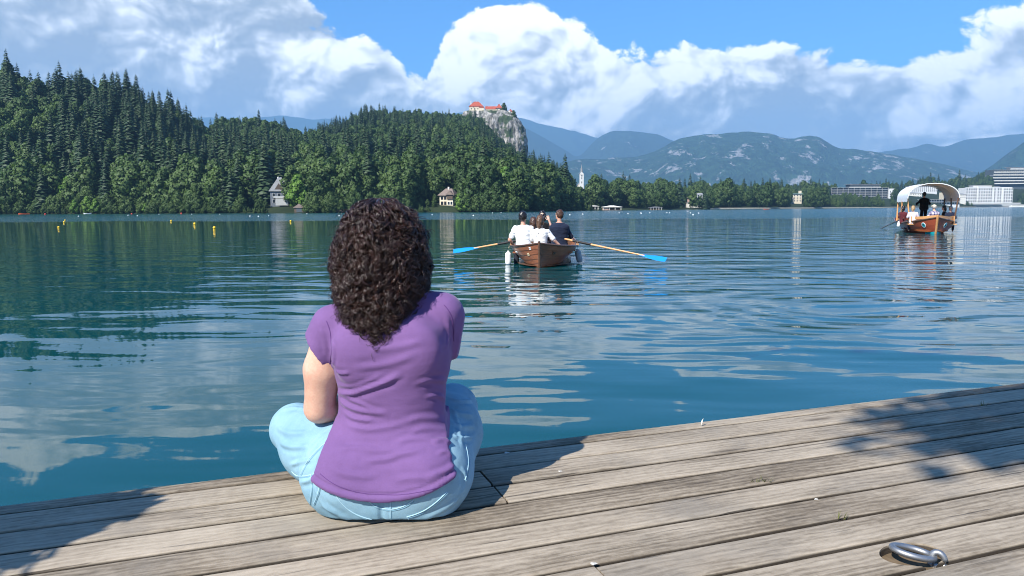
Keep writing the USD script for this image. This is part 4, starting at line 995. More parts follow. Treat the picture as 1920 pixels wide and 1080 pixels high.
# ---------------------------------------------------------------- people in the boats
MAN = [(0, .165, .115, 0, 0), (.08, .172, .122, 0, 0), (.20, .158, .112, 0, .008), (.30, .160, .112, 0, .01), (.42, .185, .122, 0, .006), (.50, .195, .118, 0, .0), (.555, .165, .098, 0, .005), (.59, .095, .07, 0, .015), (.63, .055, .055, 0, .02)]
GIRL = [(z * .94, a * .87, b * .9, x, y) for z, a, b, x, y in MAN]
def person(label, loc, rz, top, legs, skin=None, hair=None, build=MAN, arms=None, sleeve=0.5, pose="sit", yaw=0.0, nod=0.0, group=None, hair_len=0.0, glasses=False, cap=None, h=0.0115, scarf=None, long_back=0.0, collar=None, pattern=None):
    """Seated or standing figure; local x right, y the way it faces, z up from the seat (or hips when it stands)."""
    skin = skin or M_skin; s = 1.0 if build is MAN else 0.93
    w = xf("person", loc, rz, label, "person", group)
    up = build[-1][0]; sh = (.178 * s, 0, .525 * s)
    arms = arms or [((-1), (-.225, .06, .29), (-.16, .30, .20)), (1, (.225, .06, .29), (.16, .30, .20))]
    A = []
    for sg, el, wr in arms: A.append((np.array([sg * sh[0], .0, sh[2]]), np.array(el, float) * 1.0, np.array(wr, float)))
    feet = -.42 if pose == "sit" else -.90
    if pose == "sit": L = [[(sg * .095, .02, .075), (sg * .13, .43, .10), (sg * .12, .46, -.27)] for sg in (-1, 1)]
    else: L = [[(sg * .09, .0, .02), (sg * .10, .03, -.42), (sg * .10, .0, -.84)] for sg in (-1, 1)]
    lo = np.min([*[p for a in A for p in a], *[p for l in L for p in l], (-.25, -.17, -.02)], axis=0) - .16; hi = np.max([*[p for a in A for p in a], *[p for l in L for p in l], (.25, .22, .90)], axis=0) + .16
    hc = np.array([0, .04, up + .155])
    f = Field(lo, hi, h)
    f.stack(build, .03, -.014)
    head(f, hc, yaw, nod, s); f.cone((0, .015, up - .06), (0, .03, up + .06), .050 * s, .050 * s, .03)
    for (a, e, wr_), (sg, _, _) in zip(A, arms):
        f.chain([a, e, wr_], [.048 * s, .040 * s, .027 * s], .025)
        d = (wr_ - e) / np.linalg.norm(wr_ - e); hand(f, wr_, d, (0, -.2, 1) if abs(d[2]) < .8 else (0, 1, 0), (-sg, .2, 0), .18 * s)
    for l in L:
        f.chain(l, [.075, .052, .036], .02); f.cone(np.array(l[2]) + [0, -.02, -.05], np.array(l[2]) + [0, .15, -.07], .034, .028, .02)
    obj("body", f.mesh(1), skin, w, smooth=True)
    f = Field(lo, hi, h)
    f.stack(build[:2] if pose != "sit" else build[:2], .03, .006)
    for l in L: f.chain(l, [.092 * s, .070 * s, .058 * s], .04)
    f.keep(lambda X, Y, Z: (feet + .10) - Z)
    obj("trousers", f.mesh(1), legs, w, smooth=True)
    f = Field(lo, hi, h)
    f.stack(build[:-1], .03, .008)
    for a, e, wr_ in A:
        if sleeve <= .5: m = a + (e - a) * (sleeve * 1.5 + .05); f.chain([a * [.8, 1, 1], a, m], [.055 * s, .058 * s, .062 * s], .03)
        else: m = e + (wr_ - e) * (sleeve * 1.0 - .05); f.chain([a * [.8, 1, 1], a, e, m], [.055 * s, .060 * s, .054 * s, .040 * s], .03)
    f.keep(lambda X, Y, Z: Z - (up - .012))
    m = f.mesh(1)
    displace(m, lambda v, n: (meshkit.fbm(v * [11, 11, 20], 3, 3) - .5) * .022)
    obj("shirt" if sleeve < .6 else "long_sleeved_top", m, top, w, smooth=True)
    # hair
    if hair:
        f = Field(hc - [.17, .19, .50], hc + [.17, .17, .17], h * .8)
        R = rotz(yaw); W = lambda x, y, z: hc + R @ (np.array([x, y, z]) * s)
        f.ell(W(0, -.018, .034), np.array([.088, .098, .098]) * s, .02, R)
        f.ell(W(0, -.048, -.02), np.array([.080, .070, .085]) * s, .03, R)
        for x in (-1, 1): f.cone(W(.072 * x, -.01, .03), W(.078 * x, -.02, -.04 - hair_len * .6), .022 * s, .020 * s, .03)
        if hair_len: f.cone(W(0, -.065, -.04), W(0, -.080, -.06 - hair_len), .072 * s, .055 * s, .04)
        f.ell(W(0, .105, -.018), np.array([.060, .062, .088]) * s, .015, R, cut=True)
        m = f.mesh(1); displace(m, lambda v, n: (meshkit.fbm(v * [38, 38, 26], 3, 8) - .5) * .024)
        obj("hair", m, hair, w, smooth=True)
    if glasses:
        R = rotz(yaw); W = lambda x, y, z: hc + R @ (np.array([x, y, z]) * s)
        gl = xf_part = [trimesh.creation.icosphere(2, 1.0) for _ in (0, 1)]
        for g_, x in zip(gl, (-1, 1)): g_.apply_scale([.030, .010, .024]); g_.apply_translation(W(.034 * x, .100, .010))
        obj("sunglasses", gl + [tube([W(-.070, .02, .02), W(-.062, .085, .016), W(0, .108, .016), W(.062, .085, .016), W(.070, .02, .02)], .005, 6)], M_lens, w, smooth=True)
    if cap:
        f = Field(hc - .2, hc + [.2, .26, .2], .008); R = rotz(yaw); W = lambda x, y, z: hc + R @ (np.array([x, y, z]) * s)
        f.ell(W(0, -.012, .045), np.array([.094, .110, .090]) * s, .01, R); f.cone(W(-.03, .09, .055), W(-.03, .15, .045), .03, .025, .02); f.cone(W(.03, .09, .055), W(.03, .15, .045), .03, .025, .02)
        z0 = W(0, 0, .03)[2]; f.keep(lambda X, Y, Z: z0 - Z)
        obj("cap", f.mesh(1), cap, w, smooth=True)
    return w
M_lens = plain("dark_lenses", (.01, .01, .012), .1, .6)
M_white = cloth_mat("white_cotton", (.78, .78, .77), fold=.003)
def spotted():
    g = NG(); o = g("texture_coordinate").object
    v = g("voronoi_texture", vector=o, feature="f1", scale=13.0).distance
    col = g.mix(g.mr(v, .20, .12), (.78, .77, .74), (.10, .10, .12))
    return g.done("spotted_blouse", surface=g("principled_bsdf", base_color=col, roughness=.85, specular_ior_level=.2).BSDF)
def plaid():
    g = NG(); o = g("texture_coordinate").object; sp = g("separate_xyz", vector=o)
    a = g("math", math_type="fraction", value1=g.m("multiply", sp.x, 7.5)).value; b = g("math", math_type="fraction", value1=g.m("multiply", sp.z, 7.5)).value
    a = g.m("less_than", a, .42); b = g.m("less_than", b, .42)
    f = g.m("multiply", g.m("add", a, b), .5)
    col = g("rgb_ramp", ramp=[(0, (.55, .53, .57)), (.5, (.22, .19, .28)), (1, (.05, .045, .09))], interpolate=True, fac=f).color
    return g.done("plaid_shirt", surface=g("principled_bsdf", base_color=col, roughness=.85, specular_ior_level=.2).BSDF)
M_spot, M_plaid = spotted(), plaid()
M_navy = cloth_mat("navy_cotton", (.016, .022, .042), fold=.003)
M_black = cloth_mat("black_cloth", (.012, .012, .014), fold=.002)
M_dark = cloth_mat("dark_trousers", (.03, .033, .045))
M_khaki = cloth_mat("khaki_trousers", (.25, .20, .14))
M_pale = cloth_mat("pale_pink_blouse", (.66, .58, .62), fold=.003)
M_hairdk = hair_mat("near_black_hair", (.012, .009, .008)); M_hairbr = hair_mat("brown_hair", (.055, .026, .014)); M_hairmid = hair_mat("chestnut_hair", (.085, .045, .024)); M_blond = hair_mat("blond_hair", (.30, .20, .10)); M_grey = hair_mat("grey_hair", (.25, .24, .22))
M_capw = plain("cream_cap", (.62, .55, .42), .8, .2)

# ---------------------------------------------------------------- boats
def boat_wood(name, c1, c2, rough=.35, coat=.3):
    g = NG(); o = g("texture_coordinate").object; r = g("object_info").random
    p = g.vm("add", o, g("combine_xyz", x=g.m("multiply", r, 9.0), y=g.m("multiply", r, 5.0), z=r).vector)
    n = g.noise(g("mapping", vector=p, scale=(14, 2.2, 40)).vector, 1.0, 5, .65); b_ = g.noise(p, 1.6, 3)
    col = g("rgb_ramp", ramp=[(.3, c1), (.7, c2)], interpolate=True, fac=g.m("add", g.m("multiply", n, .6), g.m("add", g.m("multiply", b_, .4), g.m("multiply_add", r, .2, -.1)))).color
    return g.done(name, surface=g("principled_bsdf", base_color=col, roughness=rough, specular_ior_level=.4, coat_weight=coat, coat_roughness=.15).BSDF)
M_larch = boat_wood("varnished_larch", (.13, .042, .018), (.31, .12, .055))
M_trim = boat_wood("dark_trim", (.07, .035, .022), (.14, .075, .045))
M_maho = boat_wood("red_brown_hull", (.21, .038, .016), (.34, .075, .032), .3)
M_honey = boat_wood("honey_pine", (.42, .20, .075), (.62, .33, .13), .45)
M_turq = plain("turquoise_paint", (.015, .38, .42), .4, .5)
M_blue = plain("blue_blade", (.008, .22, .62), .4, .5, var=.05)
M_rubber = plain("black_rubber", (.015, .015, .016), .6, .4)
M_fender = plain("white_fender", (.75, .75, .73), .5, .4, var=.06)
M_fendershade = plain("grey_fender", (.30, .34, .36), .5, .4)  # the shade on the right fender is put into this grey
M_canvas = plain("canopy_canvas", (.72, .75, .76), .8, .2, var=.05, scale=3)
M_rope = plain("rope", (.35, .30, .2), .9, .1)
class Hull:
    """A double ended hull along local +y from the near stem; x across, z up from the water."""
    def __init__(s, L, B, zk, zg, sheer, rake, full=1.5, power=.62, far=.55, flat=0.0):
        s.L, s.B, s.zk, s.zg, s.sheer, s.rake, s.full, s.power, s.far, s.flat = L, B, zk, zg, sheer, rake, full, power, far, flat
    def half(s, y):
        t = np.clip(y / s.full, 0, 1); u = np.clip((y - s.full * 1.2) / (s.L - s.full * 1.2), 0, 1)
        return s.B / 2 * np.maximum(1 - (1 - t) ** 1.9, .0) * (1 - (1 - s.far) * u ** 2.2) + .012
    def gun(s, y): return s.zg + s.sheer * np.clip(1 - y / (s.L * .45), 0, 1) ** 1.8 + s.sheer * .7 * np.clip((y / s.L - .6) / .4, 0, 1) ** 1.8
    def at(s, y, t, side, out=0.0):
        """A point of the shell: t from the keel 0 to the gunwale 1."""
        y, t = np.broadcast_arrays(np.asarray(y, float), np.asarray(t, float))
        b, g_ = s.half(y), s.gun(y); x = b * (s.flat + (1 - s.flat) * t ** s.power) * np.clip(t / .04, 0, 1) ** .5
        e = np.clip(1 - y / (s.full * .5), 0, 1) ** 2
        z = s.zk + e * .04 + (g_ - s.zk) * t ** 1.25
        yy = y + s.rake * (1 - t) * np.clip(1 - y / s.full, 0, 1)
        return np.stack([side * (x + out), yy, z], -1)
    def strip(s, t0, t1, side, th=.012, lap=.010, n=44, y0=0.0, y1=None, m=3):
        y = np.linspace(0, 1, n) ** 1.35 * ((y1 or s.L) - y0) + y0; t = np.linspace(t0, t1, m)
        Y, T = np.meshgrid(y, t, indexing="ij"); w = (T - t0) / (t1 - t0)
        o = s.at(Y, T, side, lap * (1 - w)); i = s.at(Y, T, side, lap * (1 - w) - th)
        V = np.concatenate([o.reshape(-1, 3), i.reshape(-1, 3)]); F = grid_faces(n, m); k = n * m
        Q = [F, F[:, ::-1] + k]
        for e in (0, m - 1):
            a = np.arange(n - 1) * m + e; b = a + m; q = np.concatenate([np.stack([a, b, b + k], 1), np.stack([a, b + k, a + k], 1)]); Q.append(q if e else q[:, ::-1])
        for e in (0, n - 1):
            a = e * m + np.arange(m - 1); b = a + 1; q = np.concatenate([np.stack([a, b, b + k], 1), np.stack([a, b + k, a + k], 1)]); Q.append(q)
        msh = trimesh.Trimesh(V, np.vstack(Q), process=False)
        if side > 0: msh.invert()
        return msh
    def rail(s, side, r, out=.0, dz=.0, n=50):
        y = np.linspace(0, 1, n) ** 1.3 * s.L; p = s.at(y, 1.0, side, out); p[:, 2] += dz; return tube(p, r, 8)
def oar(name, lock, tip, blade_len, blade_w, M_blade, label, face, inboard=.75, r=.022, collar=True):
    """An oar through its lock point, shaft towards the blade's tip."""
    a, b = np.array(lock, float), np.array(tip, float); d = (b - a) / np.linalg.norm(b - a)
    w = xf(name, a, 0, label, "oar"); L = np.linalg.norm(b - a)
    obj("shaft", tube([-d * inboard, -d * .3, d * .2, d * (L - blade_len * .8)], [r * .8, r * 1.1, r * 1.05, r * .8], 10), M_honey if name == "rowing_oar" else M_trim, w, smooth=True)
    obj("grip", tube([-d * (inboard + .01), -d * (inboard - .12)], r * .95, 10), M_trim, w, smooth=True)
    if collar: obj("collar", tube([-d * .12, d * .34], r * 1.35, 12), M_rubber, w, smooth=True)
    n = np.array(face, float); n -= d * (n @ d); n /= np.linalg.norm(n); s = np.cross(n, d)
    t = np.linspace(0, 1, 12); wd = blade_w / 2 * np.interp(t, [0, .25, .6, .9, 1], [.22, .55, .95, 1, .93])
    V = []
    for q, ww in zip(t, wd):
        c = d * (L - blade_len * (1 - q)); th = .012 * (1 - .5 * q)
        V += [c + s * ww + n * .015 * (q ** 2), c + n * th, c - s * ww + n * .015 * (q ** 2), c - n * th]
    F = []
    for i in range(11):
        for j in range(4):
            k = (j + 1) % 4; F += [[i * 4 + j, i * 4 + k, (i + 1) * 4 + k], [i * 4 + j, (i + 1) * 4 + k, (i + 1) * 4 + j]]
    F += [[0, 2, 1], [0, 3, 2], [44, 45, 46], [44, 46, 47]]
    m = trimesh.Trimesh(np.array(V), np.array(F), process=False); 
    if m.volume < 0: m.invert()
    obj("blade", m, M_blade, w, smooth=30)
    return w
def fender(loc, mat, label, lean=0.0, top=None):
    w = xf("fender", loc, 0, label, "fender")
    prof = [[0, -.15], [.045, -.145], [.068, -.12], [.072, -.06], [.072, .08], [.062, .115], [.03, .135], [.025, .165], [0, .17]]
    m = trimesh.creation.revolve(np.array(prof), sections=20); m.apply_transform(trimesh.transformations.rotation_matrix(lean, [0, 1, 0])); obj("float", m, mat, w, smooth=50)
    if top is not None: obj("rope", tube([np.array([math.sin(lean) * .23, 0, .23]), np.asarray(top) - np.asarray(loc)], .009, 6), M_rope, w)

RB = on_z(1011, 503, 0.0); RB_RZ = -6.5
def local(base, rz, p):
    c, s = math.cos(math.radians(rz)), math.sin(math.radians(rz)); return np.array([base[0] + c * p[0] - s * p[1], base[1] + s * p[0] + c * p[1], base[2] + p[2]])
def rowing_boat():
    w = xf("rowing_boat", RB, RB_RZ, "wooden clinker rowing boat of brown planks carrying five people", "rowing boat")
    H = Hull(4.6, 1.50, -.10, .40, .085, .16, 1.35, .60, .75)
    N = 6; ed = np.linspace(0, 1, N + 1) ** .92
    for side in (-1, 1):
        for i in range(N): obj("strake", H.strip(ed[i] - (.012 if i else 0), ed[i + 1], side, .012, .015), M_larch, w, smooth=40)
        obj("gunwale", H.rail(side, .020, .004, .0), M_trim, w, smooth=True)
        obj("inner_rail", H.rail(side, .014, -.045, -.015), M_trim, w, smooth=True)
    st = H.at(np.zeros(9), np.linspace(0, 1.06, 9), 1, 0); st[:, 0] = 0; st[:, 1] -= .012
    obj("stem", tube(st, np.linspace(.030, .026, 9), 8), M_trim, w, smooth=True)
    y = np.linspace(.25, 4.55, 20); b = H.half(y) * .78; V = np.concatenate([np.stack([-b, y, 0 * y + .03], 1), np.stack([b, y, 0 * y + .03], 1)])
    F = [[i, i + 20, i + 21] for i in range(19)] + [[i, i + 21, i + 1] for i in range(19)]
    obj("floor", (V, np.array(F)), M_trim, w)
    tb = H.at(4.6, np.linspace(.05, 1, 12), 1, 0); obj("transom", trimesh.Trimesh(np.vstack([tb, tb * [-1, 1, 1], tb + [0, -.03, 0], tb * [-1, 1, 1] + [0, -.03, 0]]), np.array([[i, i + 1, i + 13] for i in range(11)] + [[i, i + 13, i + 12] for i in range(11)] + [[24 + i, 24 + i + 13, 24 + i + 1] for i in range(11)] + [[24 + i, 24 + i + 12, 24 + i + 13] for i in range(11)]), process=False), M_trim, w)
    for y_ in (1.05, 1.95, 2.95): hb = float(H.half(y_)) * .93; obj("thwart", bx(-hb, hb, y_ - .12, y_ + .12, .262, .29), M_larch, w)
    # little number plates near the stem
    def plate(side, y_, t, wd, ht, mat):
        p = H.at(y_, t, side, .022); p2 = H.at(y_ + .05, t, side, .022); a = p2 - p; a /= np.linalg.norm(a); q = H.at(y_, t + .05, side, .022) - p; q /= np.linalg.norm(q)
        n = np.cross(a, q) * (-side if np.cross(a, q)[0] * side < 0 else 1); n = np.cross(a, q); n = n if n[0] * side > 0 else -n
        m = trimesh.creation.box([wd, ht, .006]); T = np.eye(4); T[:3, 0], T[:3, 1], T[:3, 2], T[:3, 3] = a, np.cross(n, a), n, p; m.apply_transform(T); o_ = obj("number_plate", m, mat, w)
        for dx, dz, ww, hh in ((-.010, .006, .018, .012), (.008, -.006, .016, .016)):
            k = trimesh.creation.box([ww, hh, .003]); k.apply_translation([dx, dz, .0046]); k.apply_transform(T); obj("plate_mark", k, M_rubber, o_)
    plate(-1, .20, .88, .055, .06, M_fender); plate(-1, .30, .70, .075, .06, plain("cream_plate", (.62, .52, .34), .6, .3)); plate(1, .34, .74, .09, .06, M_trim)
    lk = []
    for side in (-1, 1):
        p = H.at(1.62, 1.0, side, .0)
        obj("oarlock", [tube([p + [0, 0, -.05], p + [0, 0, .045]], .012, 8), tube([p + [0, -.035, .10], p + [0, -.03, .05], p + [0, .03, .05], p + [0, .035, .10]], .010, 8)], M_steel, w, smooth=True)
        obj("lock_block", bx(p[0] - .03, p[0] + .03, p[1] - .12, p[1] + .12, p[2] + .005, p[2] + .04), M_honey, w); lk.append(local(RB, RB_RZ, p + np.array([0, 0, .085])))
    # oars
    oar("rowing_oar", lk[0], at_y(850, 472, lk[0][1] + .1), .62, .17, M_blue, "left oar of the rowing boat, blue blade held just over the water", (.1, -.5, .8))
    oar("rowing_oar", lk[1], at_y(1249, 488, lk[1][1] - 1.0), .62, .17, M_blue, "right oar of the rowing boat, long pale shaft and blue blade touching the water", (.1, -.6, .7))
    fender(at_y(953, 484, RB[1] + 1.2) , M_fender, "white fender hanging at the left side of the rowing boat", 0, local(RB, RB_RZ, H.at(1.3, 1.0, -1, .0)))
    fender(at_y(1085, 480, RB[1] + 1.4), M_fendershade, "shaded grey fender hanging at the right side of the rowing boat", -.2, local(RB, RB_RZ, H.at(1.5, 1.0, 1, .0)))
    g = "people in the rowing boat"
    Pl = lambda x, y, z=.29: local(RB, RB_RZ, (x, y, z))
    def at(px, y, z=.29):
        Y = RB[1] + y; q = at_y(px, 420, Y); q[2] = z; return q
    person("man with short dark hair in a white t-shirt sitting left in the rowing boat", at(981, .98), 4, M_white, M_dark, M_tan, M_hairdk, MAN, [(-1, (-.30, .04, .27), (-.22, .28, .17)), (1, (.22, .12, .28), (.16, .34, .22))], .42, yaw=-.5, group=g)
    person("woman with chestnut hair in a white spotted blouse, arm stretched to the boat's rim", at(1013, .88, .25), -4, M_spot, M_khaki, M_skin, M_hairmid, GIRL, [(-1, (-.20, .10, .28), (-.12, .32, .2)), (1, (.31, .03, .30), (.46, .10, .155))], .5, yaw=-.3, group=g, hair_len=.10)
    person("man in a dark navy long sleeved shirt sitting right in the rowing boat", at(1049, 1.75, .30), 6, M_navy, M_dark, M_tan, M_hairbr, [(z * 1.04, a * 1.16, b * 1.1, x, y) for z, a, b, x, y in MAN], [(-1, (-.29, .10, .30), (-.20, .36, .22)), (1, (.29, .06, .30), (.24, .34, .2))], .9, yaw=.75, group=g)
    person("woman with long dark hair and sunglasses facing the camera from the rowing boat", at(1017, 3.0, .34), 176, M_black, M_dark, M_skin, M_hairdk, GIRL, [(-1, (-.27, .16, .34), (-.17, .14, .62)), (1, (.22, .08, .28), (.14, .3, .2))], .45, group=g, hair_len=.14, glasses=True)
    person("child with reddish brown hair half hidden between the man and woman in white", at(1000, 1.7, .20), 0, M_white, M_dark, M_skin, M_hairbr, GIRL, None, .5, group=g, hair_len=.08)
rowing_boat()
PB = on_z(1756, 439, 0.0); PB_RZ = -21
def pletna():
    w = xf("covered_boat", PB, PB_RZ, "red brown wooden passenger boat with a white arched canopy", "covered boat")
    H = Hull(7.2, 2.35, -.16, .46, .26, .34, 2.6, .55, .8, .0)
    for side in (-1, 1):
        for i, (a, b) in enumerate(((.0, .34), (.34, .68), (.68, 1.0))): obj("strake", H.strip(a, b, side, .02, .006), M_maho, w, smooth=40)
        obj("bottom_paint", H.strip(.16, .40, side, .008, .020, 14, 0, .8), M_turq, w, smooth=40)
        obj("gunwale", H.rail(side, .034, .0, .0), M_trim, w, smooth=True)
        # round emblem on the bow: white ring, turquoise field, dark swan shape
        yb, tb = .62, .74
        p = H.at(yb, tb, side, .03); a = H.at(yb + .08, tb, side, .03) - p; a /= np.linalg.norm(a); q = H.at(yb, tb + .05, side, .03) - p; n = np.cross(a, q); n /= np.linalg.norm(n); n = n if n[0] * side > 0 else -n
        T = np.eye(4); T[:3, 0], T[:3, 1], T[:3, 2], T[:3, 3] = a, np.cross(n, a), n, p
        for nm, r, h_, mat in (("emblem_ring", .125, .012, M_fender), ("emblem_field", .098, .02, M_turq)):
            m = trimesh.creation.cylinder(r, h_, sections=28); m.apply_transform(T); obj(nm, m, mat, w)
        sw = [tube([[-.05, -.02, 0], [-.02, -.035, 0], [.03, -.03, 0], [.055, .0, 0]], [.012, .024, .022, .006], 8), tube([[-.04, -.02, 0], [-.055, .015, 0], [-.035, .045, 0], [-.06, .05, 0]], [.010, .009, .010, .006], 8)]
        m = cat(sw); m.apply_translation([0, 0, .012]); m.apply_transform(T); obj("emblem_swan", m, M_rubber, w)
    st = H.at(np.zeros(9), np.linspace(0, 1.10, 9), 1, 0); st[:, 0] = 0; st[:, 1] -= .03
    obj("stem", tube(st, np.linspace(.05, .055, 9), 8), M_honey, w, smooth=True)
    y = np.linspace(.5, 7.1, 20); b = H.half(y) * .72; V = np.concatenate([np.stack([-b, y, 0 * y + .10], 1), np.stack([b, y, 0 * y + .10], 1)])
    obj("floor", (V, np.array([[i, i + 20, i + 21] for i in range(19)] + [[i, i + 21, i + 1] for i in range(19)])), M_honey, w)
    tr = H.at(7.2, np.linspace(.05, 1, 10), 1, 0); obj("transom", trimesh.Trimesh(np.vstack([tr, tr * [-1, 1, 1]]), np.array([[i, i + 1, i + 11] for i in range(9)] + [[i, i + 11, i + 10] for i in range(9)] + [[i, i + 11, i + 1] for i in range(9)] + [[i, i + 10, i + 11] for i in range(9)]), process=False), M_maho, w)
    # honey coloured bow rail on both sides of the stem and bench backs
    for side in (-1, 1):
        yy = np.linspace(.06, 1.15, 14); p = H.at(yy, 1.0, side, -.04); p[:, 2] += np.linspace(.12, .20, 14)
        o = p.copy(); o[:, 2] -= .12; th = np.array([-side * .035, 0, 0]); k = 14
        V = np.concatenate([p, o, p + th, o + th]); F = []
        for i in range(k - 1): F += [[i, i + 1, k + i + 1], [i, k + i + 1, k + i], [2 * k + i, 3 * k + i + 1, 2 * k + i + 1], [2 * k + i, 3 * k + i, 3 * k + i + 1], [i, 2 * k + i + 1, i + 1], [i, 2 * k + i, 2 * k + i + 1], [k + i, k + i + 1, 3 * k + i + 1], [k + i, 3 * k + i + 1, 3 * k + i]]
        obj("bow_rail", trimesh.Trimesh(V, np.array(F), process=False), M_honey, w, smooth=30)
        for y_ in (1.7, 2.7, 3.7, 4.7):
            x = side * (float(H.half(y_)) - .16); obj("bench_back", bx(min(x, x + side * .04), max(x, x + side * .04), y_ - .42, y_ + .42, .46, .80), M_honey, w)
        x = side * (float(H.half(3)) - .35); obj("bench", bx(x - .18, x + .18, 1.3, 5.4, .40, .44), M_honey, w)
        for y_ in (1.55, 3.3, 5.1):
            p = H.at(y_, 1.0, side, -.06); obj("canopy_post", tube([p + [0, 0, -.1], [side * 1.06, y_, 1.66]], .035, 8), M_honey if side < 0 else M_trim, w, smooth=True)
    # arched canopy with a hanging scalloped edge
    na, ny = 29, 16; a = np.linspace(0, PI, na); yy = np.linspace(1.35, 5.3, ny)
    A, Y = np.meshgrid(a, yy, indexing="ij"); sag = .02 * np.sin((Y - 1.35) / 3.95 * PI * 3) ** 2
    X = -1.09 * np.cos(A); Z = 1.66 + .72 * np.sin(A) ** .85 - sag
    V = np.stack([X, Y, Z], -1).reshape(-1, 3); F = grid_faces(na, ny)
    top = trimesh.Trimesh(V, F, process=False); low = top.copy(); low.vertices = low.vertices - low.vertex_normals * .012; low.invert()
    obj("canopy", [top, low], M_canvas, w, smooth=40)
    for side in (-1, 1):
        yy = np.linspace(1.35, 5.3, 49); dz = .16 + .035 * np.abs(np.sin((yy - 1.35) / 3.95 * PI * 10)); xx = side * (1.095 + .012 * np.sin(yy * 9))
        V = np.concatenate([np.stack([xx, yy, 0 * yy + 1.67], 1), np.stack([xx, yy, 1.67 - dz], 1)]); F = np.array([[i, i + 1, 50 + i] for i in range(48)] + [[i, 50 + i, 49 + i] for i in range(48)])
        obj("canopy_valance", (np.vstack([V, V + [.006 * side, 0, 0]]), np.vstack([F, F[:, ::-1] + 98])), M_canvas, w)
    for y_ in (1.37, 3.3, 5.28): obj("canopy_hoop", tube(np.stack([-1.07 * np.cos(a), 0 * a + y_, 1.64 + .70 * np.sin(a) ** .85], 1), .018, 6), M_canvas, w, smooth=True)
    fender(local(PB, PB_RZ, (-1.28, 2.4, .42)), M_fender, "white fender hanging at the left side of the canopied boat", .25, local(PB, PB_RZ, (-1.15, 2.4, .72)))
    lk = local(PB, PB_RZ, (-1.15, 2.9, .62)); tip = on_z(1650, 429, -.05)
    oar("long_oar", lk, tip, .8, .14, M_trim, "long dark oar slanting into the water left of the canopied boat", (.1, -.7, .6), .9, .032, False)
    g = "people in the canopied boat"
    def at(px, py, y, z):
        Y = PB[1] + y; q = at_y(px, py, Y); q[2] = z; return q
    person("standing boatman dressed in black rowing under the white canopy", at(1733, 380, 4.6, 1.10), 0, M_black, M_black, M_tan, M_hairdk, [(z, a * 1.25, b * 1.15, x, y) for z, a, b, x, y in MAN], [(-1, (-.34, .08, .30), (-.22, .34, .25)), (1, (.34, .08, .30), (.22, .34, .25))], .9, "stand", nod=-.3, group=g, h=.016)
    person("woman with curly blond hair in a pale pink blouse on the covered boat's left bench", at(1712, 400, 1.6, .44), -25, M_pale, M_dark, M_skin, M_blond, GIRL, None, .5, yaw=-.3, group=g, hair_len=.05, h=.016)
    person("broad man in a plaid shirt and cream cap with his back to the camera", at(1752, 400, 1.35, .44), 8, M_plaid, M_khaki, M_skin, M_grey, [(z, a * 1.32, b * 1.25, x, y) for z, a, b, x, y in MAN], [(-1, (-.36, .05, .28), (-.22, .3, .2)), (1, (.36, .05, .28), (.22, .3, .2))], .5, group=g, cap=M_capw, h=.016)
    person("smiling person in a dark jacket facing the camera on the covered boat's right side", at(1782, 405, 2.2, .42), 150, M_navy, M_dark, M_skin, M_grey, GIRL, None, .9, group=g, hair_len=.03, h=.016)
    person("dark haired person in black further back on the right bench of the covered boat", at(1771, 400, 3.0, .44), 60, M_black, M_dark, M_skin, M_hairdk, GIRL, None, .9, group=g, hair_len=.08, h=.016)
    person("dark haired person in a dark red top behind the left canopy posts", at(1693, 400, 2.6, .44), -60, cloth_mat("dark_red_cloth", (.09, .02, .025)), M_dark, M_skin, M_hairdk, GIRL, None, .9, group=g, hair_len=.12, h=.016)
pletna()
# ---------------------------------------------------------------- castle rock and buildings
def wallmat(name, c, var=.10): return plain(name, c, .85, .15, var=var, scale=.6)
M_cream, M_plaster, M_whitew = wallmat("cream_plaster", (.62, .54, .40)), wallmat("pale_plaster", (.66, .63, .56)), wallmat("white_wall", (.62, .62, .60))
M_redroof, M_greyroof, M_brownroof, M_darkglass = plain("red_tiles", (.36, .085, .05), .8, .2, var=.3, scale=1.2), plain("grey_shingles", (.25, .25, .25), .85, .2, var=.25, scale=2), plain("brown_grey_tiles", (.20, .155, .13), .85, .2, var=.25, scale=2), plain("window_glass", (.014, .018, .022), .25, .25)
M_timber, M_greywall, M_conc, M_darkfac = plain("dark_timber", (.10, .075, .055), .85, .15, var=.3, scale=3), wallmat("grey_wall", (.15, .165, .185)), wallmat("pale_concrete", (.42, .42, .40)), wallmat("dark_facade", (.07, .085, .095))
M_greenroof, M_pinkw, M_shut = plain("copper_green_roof", (.16, .25, .23), .7, .3), wallmat("pink_wall", (.55, .38, .31)), plain("window_frames", (.55, .53, .5), .6, .3)
